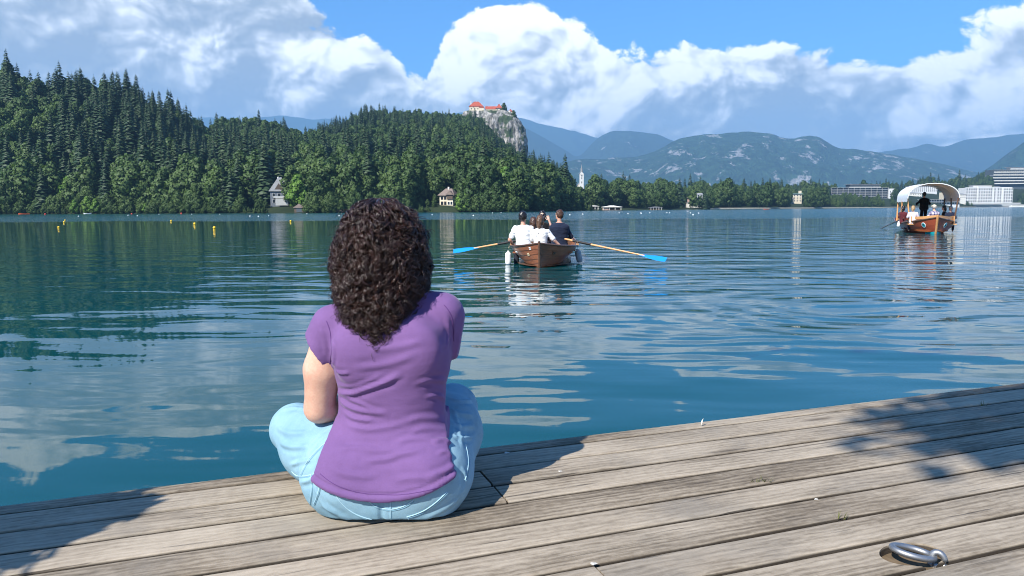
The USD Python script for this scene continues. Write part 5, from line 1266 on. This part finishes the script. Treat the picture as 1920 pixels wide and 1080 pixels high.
def cliff():
    g = NG(); p = g("geometry").position
    n = g.noise(g("mapping", vector=p, scale=(.30, .30, .10)).vector, 1.0, 6, .65); m_ = g.noise(p, .09, 4, .6)
    col = g("rgb_ramp", ramp=[(.34, (.055, .055, .048)), (.47, (.20, .19, .17)), (.60, (.42, .395, .36)), (.75, (.56, .50, .43))], interpolate=True, fac=n).color
    col = g.mix(g.mr(m_, .52, .58, 0, .9), col, (.035, .06, .022))
    b = g("bump", height=n, strength=.8, distance=2.5)
    M = g.done("limestone", surface=g("principled_bsdf", base_color=col, roughness=.9, specular_ior_level=.15, normal=b.normal).BSDF)
    f = Field((-72, 862, 28), (30, 925, 124), 0.95)
    f.stack([(30, 30, 30, -12, 897), (60, 25.5, 22, -8.5, 893), (78, 26, 20, -9.5, 893), (95, 28, 19, -14, 894), (108, 32, 17, -25, 894), (112, 30, 15, -28, 894), (115.8, 28, 13, -28, 894)], 2.0, pad=8, p=2.8)
    m = f.mesh(1)
    def crag(v, n):
        s = 1 - np.abs(n[:, 2])
        r = 1 - np.abs(2 * meshkit.fbm(v * [.10, .10, .035], 4, 2) - 1) * 1.5
        return (r - .45) * 6.0 * s + (meshkit.fbm(v * [.35, .35, .16], 3, 5) - .5) * 3.0 * s + (meshkit.fbm(v * .2, 3, 8) - .5) * 1.0
    displace(m, crag)
    obj("cliff", m, M, smooth=28, kind="structure", label="pale sheer limestone cliff under the castle", cat="cliff")
cliff()
class House:
    """A building seen from the lake: origin at the middle of its front foot; x along the front, y backwards."""
    def __init__(s, name, label, category, px0, px1, ytop, ybase, Y, D, rz=0.0, group=None, foot=None):
        a, b = at_y(px0, ybase, Y), at_y(px1, ybase, Y); t = at_y((px0 + px1) / 2, ytop, Y)
        s.W, s.D, s.H = b[0] - a[0], D, t[2] - a[2]; s.foot = foot if foot is not None else 4.0
        s.p = xf(name, [(a[0] + b[0]) / 2, Y, a[2]], rz, label, category, group)
    def wall(s, mat, x0=None, x1=None, z1=None, y0=0.0, y1=None, name="wall", z0=None):
        x0, x1 = (-s.W / 2 if x0 is None else x0), (s.W / 2 if x1 is None else x1)
        return obj(name, bx(x0, x1, y0, s.D if y1 is None else y1, -s.foot if z0 is None else z0, s.H if z1 is None else z1), mat, s.p)
    def roof(s, mat, h, over=.5, kind="hip", z=None, x0=None, x1=None, y0=None, y1=None, inset=.35):
        x0, x1 = (-s.W / 2 if x0 is None else x0) - over, (s.W / 2 if x1 is None else x1) + over; y0, y1 = (0 if y0 is None else y0) - over, (s.D if y1 is None else y1) + over; z = (s.H if z is None else z) + .01
        W, D = x1 - x0, y1 - y0; cx, cy = (x0 + x1) / 2, (y0 + y1) / 2
        if kind == "hip": r = W * (.5 - inset) ; R = [(cx - r, cy, z + h), (cx + r, cy, z + h)]
        elif kind == "gable_x": R = [(x0, cy, z + h), (x1, cy, z + h)]
        elif kind == "gable_y": R = [(cx, y0, z + h), (cx, y1, z + h)]
        elif kind == "halfhip_y": R = [(cx, y0 + D * .22, z + h), (cx, y1, z + h)]
        elif kind == "pyramid": R = [(cx, cy, z + h), (cx, cy, z + h + .01)]
        V = [(x0, y0, z), (x1, y0, z), (x1, y1, z), (x0, y1, z)] + R + [(x0, y0, z - .18), (x1, y0, z - .18), (x1, y1, z - .18), (x0, y1, z - .18)]
        if kind in ("gable_y", "halfhip_y"): F = [[0, 1, 4], [1, 2, 5], [1, 5, 4], [2, 3, 5], [3, 0, 4], [3, 4, 5]]
        else: F = [[0, 1, 5], [0, 5, 4], [1, 2, 5], [2, 3, 4], [2, 4, 5], [3, 0, 4]]
        F += [[6, 8, 7], [6, 9, 8]] + [q for i in range(4) for q in ([i, 6 + i, 6 + (i + 1) % 4], [i, 6 + (i + 1) % 4, (i + 1) % 4])]
        return obj("roof", trimesh.Trimesh(np.array(V), np.array(F), process=False), mat, s.p)
    def windows(s, xs, zs, w, h, side=None, frame=None, glass=None, y=0.0):
        for z in zs:
            for x in xs:
                f, gl = bx(x - w / 2 - .1, x + w / 2 + .1, y - .06, y + .02, z - .1, z + h + .1), bx(x - w / 2, x + w / 2, y - .09, y - .055, z, z + h)
                if side is not None:
                    for m in (f, gl):
                        v = m.vertices.copy(); m.vertices = np.stack([side * (s.W / 2 - v[:, 1]), v[:, 0], v[:, 2]], 1)
                        if side > 0: m.vertices = np.stack([s.W / 2 - v[:, 1], v[:, 0], v[:, 2]], 1)
                        if m.volume < 0: m.invert()
                q = obj("window", f, frame or M_shut, s.p); obj("pane", gl, glass or M_darkglass, q)
    def part(s, name, mesh, mat): return obj(name, mesh, mat, s.p)
def castle():
    h = House("castle", "castle with red tiled roofs standing on top of the cliff", "castle", 880, 906, 199.5, 207.5, 884, 11, foot=6)
    w = h.W
    h.wall(M_cream); h.roof(M_redroof, 6.2, .6, "hip", inset=.34)
    h.windows(np.linspace(-w * .35, w * .35, 4), (1.6,), 1.0, 1.3); h.windows((-w * .2, w * .25), (3.6,), .9, 1.0)
    h.wall(M_cream, w / 2 - 4.5, w / 2 + 1.2, h.H - 1.6, -1.6, 6, "side_wing"); h.roof(M_redroof, 1.8, .3, "hip", h.H - 1.6, w / 2 - 4.5, w / 2 + 1.2, -1.6, 6)
    h.part("chimney", bx(-w * .42, -w * .36, 4, 5, h.H + 1, h.H + 6.6), M_whitew)
    x0 = w / 2 + 2.6
    h.wall(M_cream, x0, x0 + 12.6, 2.0, 2, 8, "low_range"); h.roof(M_redroof, 3.6, .4, "gable_x", 2.0, x0, x0 + 12.6, 2, 8)
    h.part("curtain_wall", bx(x0 - 3, x0 + 29, -.8, .2, -6, -.4), M_plaster)
    t = x0 + 12.8
    h.wall(M_cream, t, t + 6.4, 2.8, 0, 6.4, "tower"); h.roof(M_redroof, 5.4, .9, "pyramid", 2.8, t, t + 6.4, 0, 6.4); h.windows((t + 1.6, t + 4.6), (.2,), .9, 1.2)
    r = x0 + 27.0
    h.wall(M_plaster, r, r + 4.6, -1.0, 1, 6, "gate_house"); h.roof(M_redroof, 3.2, .4, "pyramid", -1.0, r, r + 4.6, 1, 6); h.windows((r + 2.2,), (-3.0,), .8, 1.0)
castle()
def lone_tree(px, ybase, Y, pat, height, name, label, group=None, rz=0):
    p = at_y(px, ybase, Y); x = UsdGeom.Xform.Define(stage, path_for(name)); x.AddTranslateOp().Set(Gf.Vec3d(*p.tolist())); x.AddRotateZOp().Set(float(rz)); x.AddScaleOp().Set(Gf.Vec3f(height / pat[1]))
    q = x.GetPrim(); q.GetReferences().AddInternalReference(pat[0]); q.SetInstanceable(True); tag(q, label, "tree", group)
lone_tree(945, 209, 884, BROAD[2], 9.5, "broadleaf_tree", "round dark tree beside the castle's pointed tower roof", rz=40)
lone_tree(963, 222, 884, BROAD[2], 9.0, "broadleaf_tree", "small tree clinging to the right brink of the castle rock", rz=100)
def villa():
    h = House("villa", "grey villa with a tall steep roof and white chimneys among the lakeside trees", "house", 508, 540, 358, 383, 318, 8, 14)
    w = h.W
    h.wall(M_greywall); h.roof(M_greyroof, 6.2, .5, "halfhip_y")
    h.windows((-w * .3, 0, w * .3), (.6, 3.2), .9, 1.4)
    h.part("gable_front", trimesh.creation.extrude_polygon(Polygon([(-w * .30, h.H), (w * .30, h.H), (0, h.H + 3.3)]), .12).apply_transform(np.array([[1, 0, 0, 0], [0, 0, 1, -.32], [0, 1, 0, 0], [0, 0, 0, 1.0]])), M_timber)
    h.part("balcony", bx(-w * .32, w * .32, -1.1, -.02, 2.5, 2.62), M_timber); h.part("balcony_rail", bx(-w * .32, w * .32, -1.1, -1.04, 2.62, 3.45), M_conc)
    for x, y in ((w * .12, 2.4), (w * .26, 4.4), (-w * .08, 5.5)): h.part("chimney", bx(x - .3, x + .3, y - .3, y + .3, h.H + 2.5, h.H + 6.6 - abs(x)), M_fender)
    h.part("dormer", bx(-w * .40, -w * .12, .5, 2.6, h.H + .6, h.H + 2.1), M_timber); h.part("porch", bx(-w * .2, w * .5, -1.6, -1.2, -.5, 2.4), M_conc)
villa()
def hip_house():
    h = House("lake_house", "cream lake house with a brown grey hipped roof right of the curly head", "house", 824, 850, 366, 386, 318, 8, -12)
    w = h.W
    h.wall(M_cream); h.roof(M_brownroof, 2.9, .7, "hip", inset=.3)
    h.windows((-w * .32, -w * .08), (.5, 2.7), .85, 1.25, frame=M_timber); h.windows((w * .18, w * .38), (.5, 2.7), .8, 1.2, frame=M_fender)
    h.part("timber_gable", bx(w * .06, w * .5, -.5, -.02, h.H - 1.7, h.H + .3), M_timber); h.roof(M_brownroof, 1.6, .3, "gable_y", h.H + .3, w * .06, w * .5, -.7, 4)
    h.part("terrace_wall", bx(-w * .7, w * .8, -3.2, -2.8, -2.6, -.4), M_conc); h.part("chimney", bx(-.3, .3, 3.4, 4.0, h.H + 1.4, h.H + 3.6), M_plaster)
hip_house()
def shed():
    h = House("boat_shed", "small dark timber boat shed at the water's edge below the grey villa", "shed", 552, 570, 389, 397, 303, 4, 0, foot=1)
    h.wall(M_timber); h.roof(M_brownroof, 1.5, .35, "gable_y"); h.part("door", bx(-1.1, 1.1, -.06, -.01, -.2, 1.35), M_darkfac)
shed()
def church():
    h = House("church", "white church tower with a thin dark spire rising over the trees", "church", 1087, 1094.5, 327, 350, 900, 4.8, foot=26)
    w = h.W
    h.wall(M_whitew); h.part("cornice", bx(-w / 2 - .3, w / 2 + .3, -.3, 5.1, h.H, h.H + .5), M_plaster)
    for sg in (-1, 1): h.part("gablet", trimesh.creation.extrude_polygon(Polygon([(-w / 2, 0), (w / 2, 0), (0, 2.6)]), .3).apply_transform(np.array([[1, 0, 0, 0], [0, 0, 1, 0 if sg < 0 else 4.5], [0, 1, 0, h.H + .5], [0, 0, 0, 1.0]])), M_whitew)
    sp = trimesh.creation.cone(1.9, 12.5, sections=8); sp.apply_translation([0, 2.4, h.H + .5]); h.part("spire", sp, M_greyroof); h.part("cross", [bx(-.06, .06, 2.3, 2.42, h.H + 12.8, h.H + 14.2), bx(-.4, .4, 2.3, 2.42, h.H + 13.5, h.H + 13.62)], M_timber)
    h.windows((0,), (4, 9), .9, 2.2); c = trimesh.creation.cylinder(.9, .12, sections=20); c.apply_transform(trimesh.transformations.rotation_matrix(PI / 2, [1, 0, 0])); c.apply_translation([0, -.07, h.H - 1.6]); h.part("clock_face", c, M_darkfac)
    h.wall(M_plaster, -w / 2 - 1, w / 2 + 1, h.H - 12, 5, 24, "nave"); h.roof(M_greyroof, 4, .4, "gable_y", h.H - 12, -w / 2 - 1, w / 2 + 1, 5.5, 24)
church()
def open_pavilion(px0, px1, ytop, ybase, Y, label, mat_r, rh, posts, name="boathouse"):
    h = House(name, label, "boathouse", px0, px1, ytop, ybase, Y, 6, 0, foot=1.5); w = h.W
    h.part("floor", bx(-w / 2, w / 2, 0, 6, -1.5, 0), M_timber); h.part("back_wall", bx(-w / 2, w / 2, 5.7, 5.9, 0, h.H), M_timber)
    for x in np.linspace(-w / 2 + .2, w / 2 - .2, posts): h.part("column", bx(x - .16, x + .16, .1, .42, 0, h.H), M_plaster)
    h.roof(mat_r, rh, .5, "hip", inset=.42); return h
h_ = open_pavilion(1131, 1165, 388, 393.5, 455, "open boathouse with a pale roof and columns on the far shore", M_plaster, .9, 4); h_.part("side_room", bx(-h_.W / 2, -h_.W / 5, .6, 5.6, 0, h_.H - .05), M_pinkw)
open_pavilion(1104, 1122, 386.5, 393, 452, "small pale open shelter left of the boathouse", M_plaster, .4, 4, "shelter")
open_pavilion(1220, 1241, 388.5, 393, 486, "low flat roofed landing shelter right of the boathouse", M_greyroof, .3, 5, "shelter")
def simple(name, label, px0, px1, ytop, ybase, Y, D, wm, rm, rh, rk, cols, rows, ww=.9, wh=1.3, rz=0, cat="house", foot=10, group=None):
    h = House(name, label, cat, px0, px1, ytop, ybase, Y, D, rz, group, foot)
    h.wall(wm)
    if rm is not None: h.roof(rm, rh, .5, rk)
    st = h.H / rows
    h.windows(np.linspace(-h.W / 2 + h.W / cols / 2, h.W / 2 - h.W / cols / 2, cols), [st * i + st * .28 for i in range(rows)], ww, min(wh, st * .55)); return h
simple("house", "narrow white house with a pale roof above the trees right of the boathouse", 1250, 1258, 362, 371, 640, 6, M_whitew, M_greyroof, 1.6, "gable_x", 2, 2)
simple("house", "white house with a low roof, upper one of the pair on the far shore", 1307, 1317, 365, 375, 640, 7, M_whitew, M_greyroof, 1.5, "gable_x", 2, 2)
simple("house", "small pink house next to the white one on the far shore", 1292, 1300, 371, 378, 600, 6, M_pinkw, M_brownroof, 1.6, "gable_y", 2, 1)
simple("house", "long low white pavilion below the white and pink houses", 1289, 1318, 379.5, 383, 570, 5, M_plaster, M_greyroof, .5, "hip", 7, 1)
simple("house", "cream house top peeping out of the trees beyond the red float", 1413, 1421, 351, 357, 900, 8, M_cream, M_brownroof, 2.4, "hip", 2, 1, foot=24)
h_ = simple("villa", "square cream villa with a flat green roof among the right shore trees", 1481, 1503, 364, 379, 770, 9, M_cream, None, 0, "", 4, 3); h_.part("roof", bx(-h_.W / 2 - .8, h_.W / 2 + .8, -.8, 9.8, h_.H + .01, h_.H + .7), M_greenroof); h_.part("stair_tower", bx(h_.W / 2 - 2.2, h_.W / 2, 1, 4, h_.H + .71, h_.H + 3.4), M_cream)
def dark_hotel():
    h = House("hotel", "long dark glazed hotel with banded balconies behind the lakeside trees", "hotel", 1558, 1664, 352, 373, 985, 16, 0, foot=14); w = h.W
    h.wall(M_darkfac); fl = 5; st = h.H / fl
    for i in range(fl + 1): h.part("floor_slab", bx(-w / 2 - .4, w / 2 + .4, -1.3, -.02, st * i - .14, st * i + .14), M_conc)
    for i in range(fl): h.part("balcony_rail", bx(-w / 2, w / 2, -1.28, -1.2, st * i + .16, st * i + 1.0), M_greywall)
    h.windows(np.linspace(-w / 2 + 2, w / 2 - 2, 20), [st * i + .5 for i in range(fl)], 1.9, st * .6, frame=M_greywall)
    for x in np.linspace(-w / 2, w / 2, 11): h.part("fin", bx(x - .15, x + .15, -1.5, -1.31, 0, h.H), M_conc)
    h.wall(M_darkfac, -w * .16, w * .36, h.H + 4.2, 2, 15, "upper_storey", h.H + .2); h.part("upper_rail", bx(-w * .18, w * .38, .8, 1.0, h.H + .2, h.H + 1.2), M_conc); h.part("flat_roof", bx(-w * .18, w * .38, 1, 16, h.H + 4.21, h.H + 4.7), M_greyroof)
    h.wall(M_whitew, w / 2 + .05, w / 2 + 7, h.H - 1.5, -3, 14, "white_wing")
    h.windows((w / 2 + 2, w / 2 + 5), (2, 5, 8), 1.2, 1.5, y=-3.0)
dark_hotel()
def white_hotel():
    h = House("hotel", "big white hotel with tall bays and rows of windows right of the canopied boat", "hotel", 1809, 1896, 352, 380, 1100, 18, 0, foot=12); w = h.W
    h.wall(M_whitew)
    st = h.H / 5
    for x0, x1, zt, y0 in ((-w / 2, -w * .30, .6, -1.2), (-w * .24, w * .02, 1.8, -2.0), (w * .10, w * .22, 1.0, -1.2), (w * .30, w / 2, -1.8, -2.4)):
        h.wall(M_whitew, x0, x1, h.H + zt, y0, -.02, "bay"); n = max(2, int((x1 - x0) / 3.2))
        h.part("bay_cornice", bx(x0 - .3, x1 + .3, y0 - .3, .4, h.H + zt, h.H + zt + .4), M_plaster)
        h.windows(np.linspace(x0 + 1.6, x1 - 1.6, n), [st * i + .9 for i in range(5)], 1.7, 2.5, y=y0)
    for x0, x1 in ((-w * .30, -w * .24), (w * .02, w * .10), (w * .22, w * .30)): h.windows(((x0 + x1) / 2,), [st * i + .9 for i in range(5)], 1.7, 2.5)
    h.part("attic", bx(-w * .3, w * .1, 4, 14, h.H, h.H + 3.4), M_plaster); h.part("roof", bx(-w * .32, w * .12, 3.6, 14.4, h.H + 3.41, h.H + 3.9), M_greyroof); h.part("parapet", bx(-w / 2 - .3, w / 2 + .3, .05, .5, h.H + .01, h.H + .8), M_plaster)
    h.part("terrace", bx(-w / 2 - 6, w / 2 + 8, -9, -5, -6, -.4), M_conc); h.part("awning", bx(-w / 2 - 10, w * .2, -12.5, -9.2, -2.6, -2.3), M_whitew)
white_hotel()
def terrace_hotel():
    h = House("hotel", "terraced hotel of stacked grey balconies high on the wooded hill at the right edge", "hotel", 1862, 1950, 318, 345, 1390, 26, 0, foot=24); w = h.W; st = h.H / 5
    h.wall(M_darkfac, y0=2)
    for i in range(6):
        sh = i * 1.3 - 2; h.part("terrace_slab", bx(-w / 2 + sh - 2, w / 2 + 4, i * .9 - 2.5, 24, st * i - .35, st * i + .25), M_conc); 
        if i < 5: h.part("terrace_rail", bx(-w / 2 + sh - 2, w / 2 + 4, i * .9 - 2.6, i * .9 - 2.4, st * i + .26, st * i + 1.7), M_plaster)
    h.windows(np.linspace(-w / 2 + 6, w / 2 - 3, 22), [st * i + 1.0 for i in range(5)], 2.4, 2.6, y=1.98)
    h.part("roof_house", bx(-w * .1, w * .4, 6, 18, h.H + .3, h.H + 4.2), M_conc); h.part("roof_rail", bx(-w * .15, w * .45, 5, 19, h.H + 4.21, h.H + 4.8), M_greyroof)
terrace_hotel()
simple("hotel", "white hotel block with a grid of windows seen under the boat canopy", 1706, 1757, 349, 360, 1180, 14, M_whitew, M_brownroof, 2.6, "hip", 14, 3, 1.3, 1.5, cat="hotel", foot=20)
simple("house", "cream block with a row of windows seen behind the right canopy posts", 1768, 1797, 361, 371, 1060, 10, M_cream, None, 0, "", 6, 2, foot=12)
simple("house", "white terrace house behind the left canopy edge", 1692, 1728, 362, 371, 1080, 9, M_plaster, M_greyroof, 1.4, "hip", 8, 2, foot=12)
h_ = simple("lakeside_hall", "long low white lakeside hall with terraces seen through the canopied boat", 1722, 1799, 374, 384, 1000, 10, M_whitew, None, 0, "", 16, 2, 2.4, 2.2, cat="hall", foot=8)
for z in (h_.H * .5, h_.H): h_.part("terrace_slab", bx(-h_.W / 2 - 1, h_.W / 2 + 1, -3, -.02, z - .15, z + .2), M_conc)
simple("house", "low white lake house left of the big white hotel", 1796, 1811, 364, 372, 1075, 9, M_plaster, M_greyroof, 1.2, "hip", 4, 2, foot=10)
def parasols():
    for k, px in enumerate(np.linspace(1602, 1624, 5)):
        p = at_y(px, 385, 830); x = xf("market_parasol", p, 0, "white peaked parasol on the lakeside terrace below the dark hotel", "parasol", "white parasols below the dark hotel")
        c = trimesh.creation.cone(2.2, 2.6, sections=8); c.apply_translation([0, 0, 2.4]); obj("canopy", c, M_whitew, x); obj("pole", trimesh.creation.cylinder(.06, 2.6, sections=8, transform=trimesh.transformations.translation_matrix([0, 0, 1.2])), M_timber, x)
parasols()
h_ = simple("lakeside_pavilion", "low white pavilion on the shore below the white parasols", 1582, 1634, 385.5, 389.4, 796, 6, M_whitew, M_greyroof, .3, "hip", 12, 1, 2.2, 1.3, cat="pavilion", foot=2)
def ship():
    p = on_z(1908, 388.8, 0.0) if False else at_y(1910, 388.4, 1000); p[2] = 0
    x = xf("tour_boat", p, 0, "white passenger ship moored at the far right shore", "ship")
    hull = trimesh.creation.extrude_polygon(Polygon([(-13, 0), (-11.5, -1.9), (9, -1.9), (13, 0), (9, 1.9), (-11.5, 1.9)]), 2.0); hull.apply_translation([0, 0, -.3]); obj("hull", hull, M_whitew, x)
    obj("cabin", bx(-10, 7, -1.5, 1.5, 1.72, 3.6), M_plaster, x); obj("cabin_roof", bx(-10.5, 7.8, -1.8, 1.8, 3.61, 3.8), M_whitew, x)
    for u in np.linspace(-9, 6, 11): obj("window", bx(u - .5, u + .5, -1.55, -1.505, 2.2, 3.2), M_darkglass, x)
ship()
def small_boat(px, py, L, mat, label, Y=None, rz=0, crew=0):
    p = on_z(px, py, 0.0) if Y is None else at_y(px, py, Y); p[2] = -.05
    x = xf("small_boat", p, rz, label, "boat"); t = np.linspace(-1, 1, 15); b = .55 * (1 - np.abs(t) ** 2.6) + .02
    V = []
    for q, w in zip(t, b):
        zt = .42 + .12 * abs(q) ** 2; V += [(q * L / 2 * .86, 0, -.1), (q * L / 2 * .95, -w * .8, .1), (q * L / 2, -w, zt), (q * L / 2 * .97, -w * .85, zt), (q * L / 2 * .9, 0, .12), (q * L / 2 * .97, w * .85, zt), (q * L / 2, w, zt), (q * L / 2 * .95, w * .8, .1)]
    F = [[i * 8 + j, (i + 1) * 8 + j, (i + 1) * 8 + (j + 1) % 8] for i in range(14) for j in range(8)] + [[i * 8 + j, (i + 1) * 8 + (j + 1) % 8, i * 8 + (j + 1) % 8] for i in range(14) for j in range(8)]
    obj("hull", trimesh.Trimesh(np.array(V), np.array(F), process=False), mat, x, smooth=40)
    for u in (-L * .18, L * .16): obj("thwart", bx(u - .12, u + .12, -.46, .46, .30, .34), M_trim, x)
M_orange = plain("orange_red_paint", (.62, .10, .03), .4, .5)
small_boat(1437, 392.5, 3.4, M_orange, "small orange red boat floating before the right shore", Y=440)
small_boat(45, 402.2, 4.6, M_orange, "orange rowing boat close under the trees at the far left", Y=300, rz=4)
small_boat(164, 400.8, 3.2, M_fender, "small white boat close under the trees at the left", Y=305)
M_yel = plain("yellow_buoy", (.80, .50, .015), .4, .5, var=.05); M_red = plain("red_buoy", (.65, .05, .025), .4, .5, var=.05)
def buoys():
    def one(px, py, r, mat, name, label, group, Y=None):
        p = on_z(px, py, 0.0) if Y is None else at_y(px, py, Y); p[2] = r * .6
        r *= .8; x = xf(name, p, 0, label, "buoy", group); s = trimesh.creation.icosphere(2, r); obj("float", s, mat, x, smooth=True)
        obj("eye", tube(np.stack([.3 * r * np.cos(np.linspace(0, PI, 7)), 0 * np.linspace(0, PI, 7), r * .95 + .3 * r * np.sin(np.linspace(0, PI, 7))], 1), r * .08, 5), M_rubber, x)
    for (px, py, r), l in zip([(110, 427.5, .10), (120, 417.5, .12), (122, 414, .11), (321, 415, .12), (365, 421, .13), (402, 429, .125), (545, 415.5, .12)],
            ["nearest of the yellow buoys at the left side", "middle one of three yellow buoys in a row at the left side", "farthest of three yellow buoys in a row at the left side", "small yellow buoy left of the two larger ones below the wooded hill", "yellow buoy just left of the largest one below the wooded hill", "largest yellow buoy, lying closest to the dock", "yellow buoy on the water below the grey villa"]):
        one(px, py, r, M_yel, "yellow_buoy", l, "yellow buoys at the left")
    for (px, py), l in zip([(85, 403, ), (247, 402), (340, 401)], ["leftmost red buoy near the wooded shore", "middle red buoy near the wooded shore", "right one of the three red buoys near the wooded shore"]): one(px, py, .34, M_red, "red_buoy", l, "red buoys near the shore", 262)
    rng = np.random.default_rng(4)
    for k in range(34):
        px = rng.uniform(10, 1330); Y = rng.uniform(120, 250); p = np.array([(px - 960) / FPX * Y, Y, .05]); x = xf("white_float", p, 0, "tiny white float on the ruffled water off the wooded shore", "float", "white floats off the shore")
        s = trimesh.creation.icosphere(1, .13); obj("float", s, M_fender, x, smooth=True)
buoys()
def promenade():
    px = np.arange(1330, 1900, 10.0); s = np.interp(px, _g, T_SHORE); V = []
    for d, dz in ((1.2, .0), (2.0, .9), (6.0, 1.0)):
        Y = s + d; V.append(np.stack([(px - 960) / FPX * Y, Y, np.maximum(land_z(px, Y), .1) * 0 + dz + .15], 1))
    V = np.stack(V, 1); obj("path", (V.reshape(-1, 3), grid_faces(len(px), 3)), plain("pale_gravel", (.30, .28, .22), .9, .1, var=.3, scale=.3), kind="structure", label="pale lakeside path along the right shore", cat="path")
promenade()
# ---------------------------------------------------------------- small things on the dock
def small_things():
    M_blade, M_feather = plain("dry_grass", (.10, .105, .035), .9, .1), plain("white_feather", (.48, .46, .42), .8, .1)
    rng = np.random.default_rng(6)
    for (px, py), l in zip([(1416, 906), (1438, 905), (1576, 973), (1845, 762)], ["small dry grass tuft in a joint right of the woman's shadow", "second dry grass tuft in the same joint, just right of the first", "dry grass tuft in the joint nearest behind the mooring ring", "grass tuft in a joint inside the dappled shade at the right"]):
        x = xf("grass_tuft", on_z(px, py, DOCK_Z - .004), 0, l, "grass tuft"); V, F = [], []
        for k in range(9):
            a = rng.uniform(0, 6.28); h = rng.uniform(.010, .024); b = np.array([rng.uniform(-.014, .014) * DOCK_U[0], rng.uniform(-.014, .014) * DOCK_U[1], 0]); d = np.array([math.cos(a), math.sin(a), 0]) * h * .8; s = np.array([-math.sin(a), math.cos(a), 0]) * .0012
            i = len(V); V += [b - s, b + s, b + d * .5 + [0, 0, h * .7] + s * .7, b + d * .5 + [0, 0, h * .7] - s * .7, b + d + [0, 0, h]]; F += [[i, i + 1, i + 2], [i, i + 2, i + 3], [i + 3, i + 2, i + 4]]
        obj("blades", trimesh.Trimesh(np.array(V), np.array(F), process=False), M_blade, x)
    x = xf("feather", on_z(1315, 797, DOCK_Z + .003), 30, "tiny white feather standing on the edge of the dock", "feather")
    t = np.linspace(0, 1, 9); w = .004 * np.sin(PI * np.clip(t * .95 + .05, 0, 1)); c = np.stack([.010 * t ** 2, 0 * t, .026 * t], 1)
    V = np.concatenate([c + np.stack([0 * t, w, 0 * t], 1), c - np.stack([0 * t, w, 0 * t], 1), c + [.0006, 0, 0]]); F = [[i, i + 1, 18 + i + 1] for i in range(8)] + [[i, 19 + i, 18 + i] for i in range(8)] + [[18 + i, 19 + i, 10 + i] for i in range(8)] + [[18 + i, 10 + i, 9 + i] for i in range(8)]
    obj("vane", trimesh.Trimesh(V, np.array(F), process=False), M_feather, x); obj("quill", tube([[0, 0, -.002], [.003, 0, .012], [.010, 0, .027]], .0006, 5), M_feather, x)
    for (px, py, r), l in zip([(950, 849, .007), (1050, 884, .005), (1113, 1057, .006), (1530, 936, .004)], ["white speck of bird dropping in the woman's shadow", "white speck of bird dropping at the edge of the woman's shadow", "white speck beside the plank end near the bottom edge", "small white speck on a plank right of the middle of the dock"]):
        a = np.arange(12) / 12 * 2 * PI; q = r * (1 + .35 * np.sin(a * 3 + px)); V = np.concatenate([np.stack([q * 1.4 * np.cos(a), q * np.sin(a), 0 * a], 1), np.stack([q * .9 * np.cos(a), q * .6 * np.sin(a), 0 * a + .0022], 1), [[0, 0, .003]]])
        F = [[i, (i + 1) % 12, 12 + (i + 1) % 12] for i in range(12)] + [[i, 12 + (i + 1) % 12, 12 + i] for i in range(12)] + [[12 + i, 12 + (i + 1) % 12, 24] for i in range(12)]
        o = obj("bird_dropping", trimesh.Trimesh(V + on_z(px, py, DOCK_Z + .0012), np.array(F), process=False), M_feather, label=l, cat="dropping")
small_things()
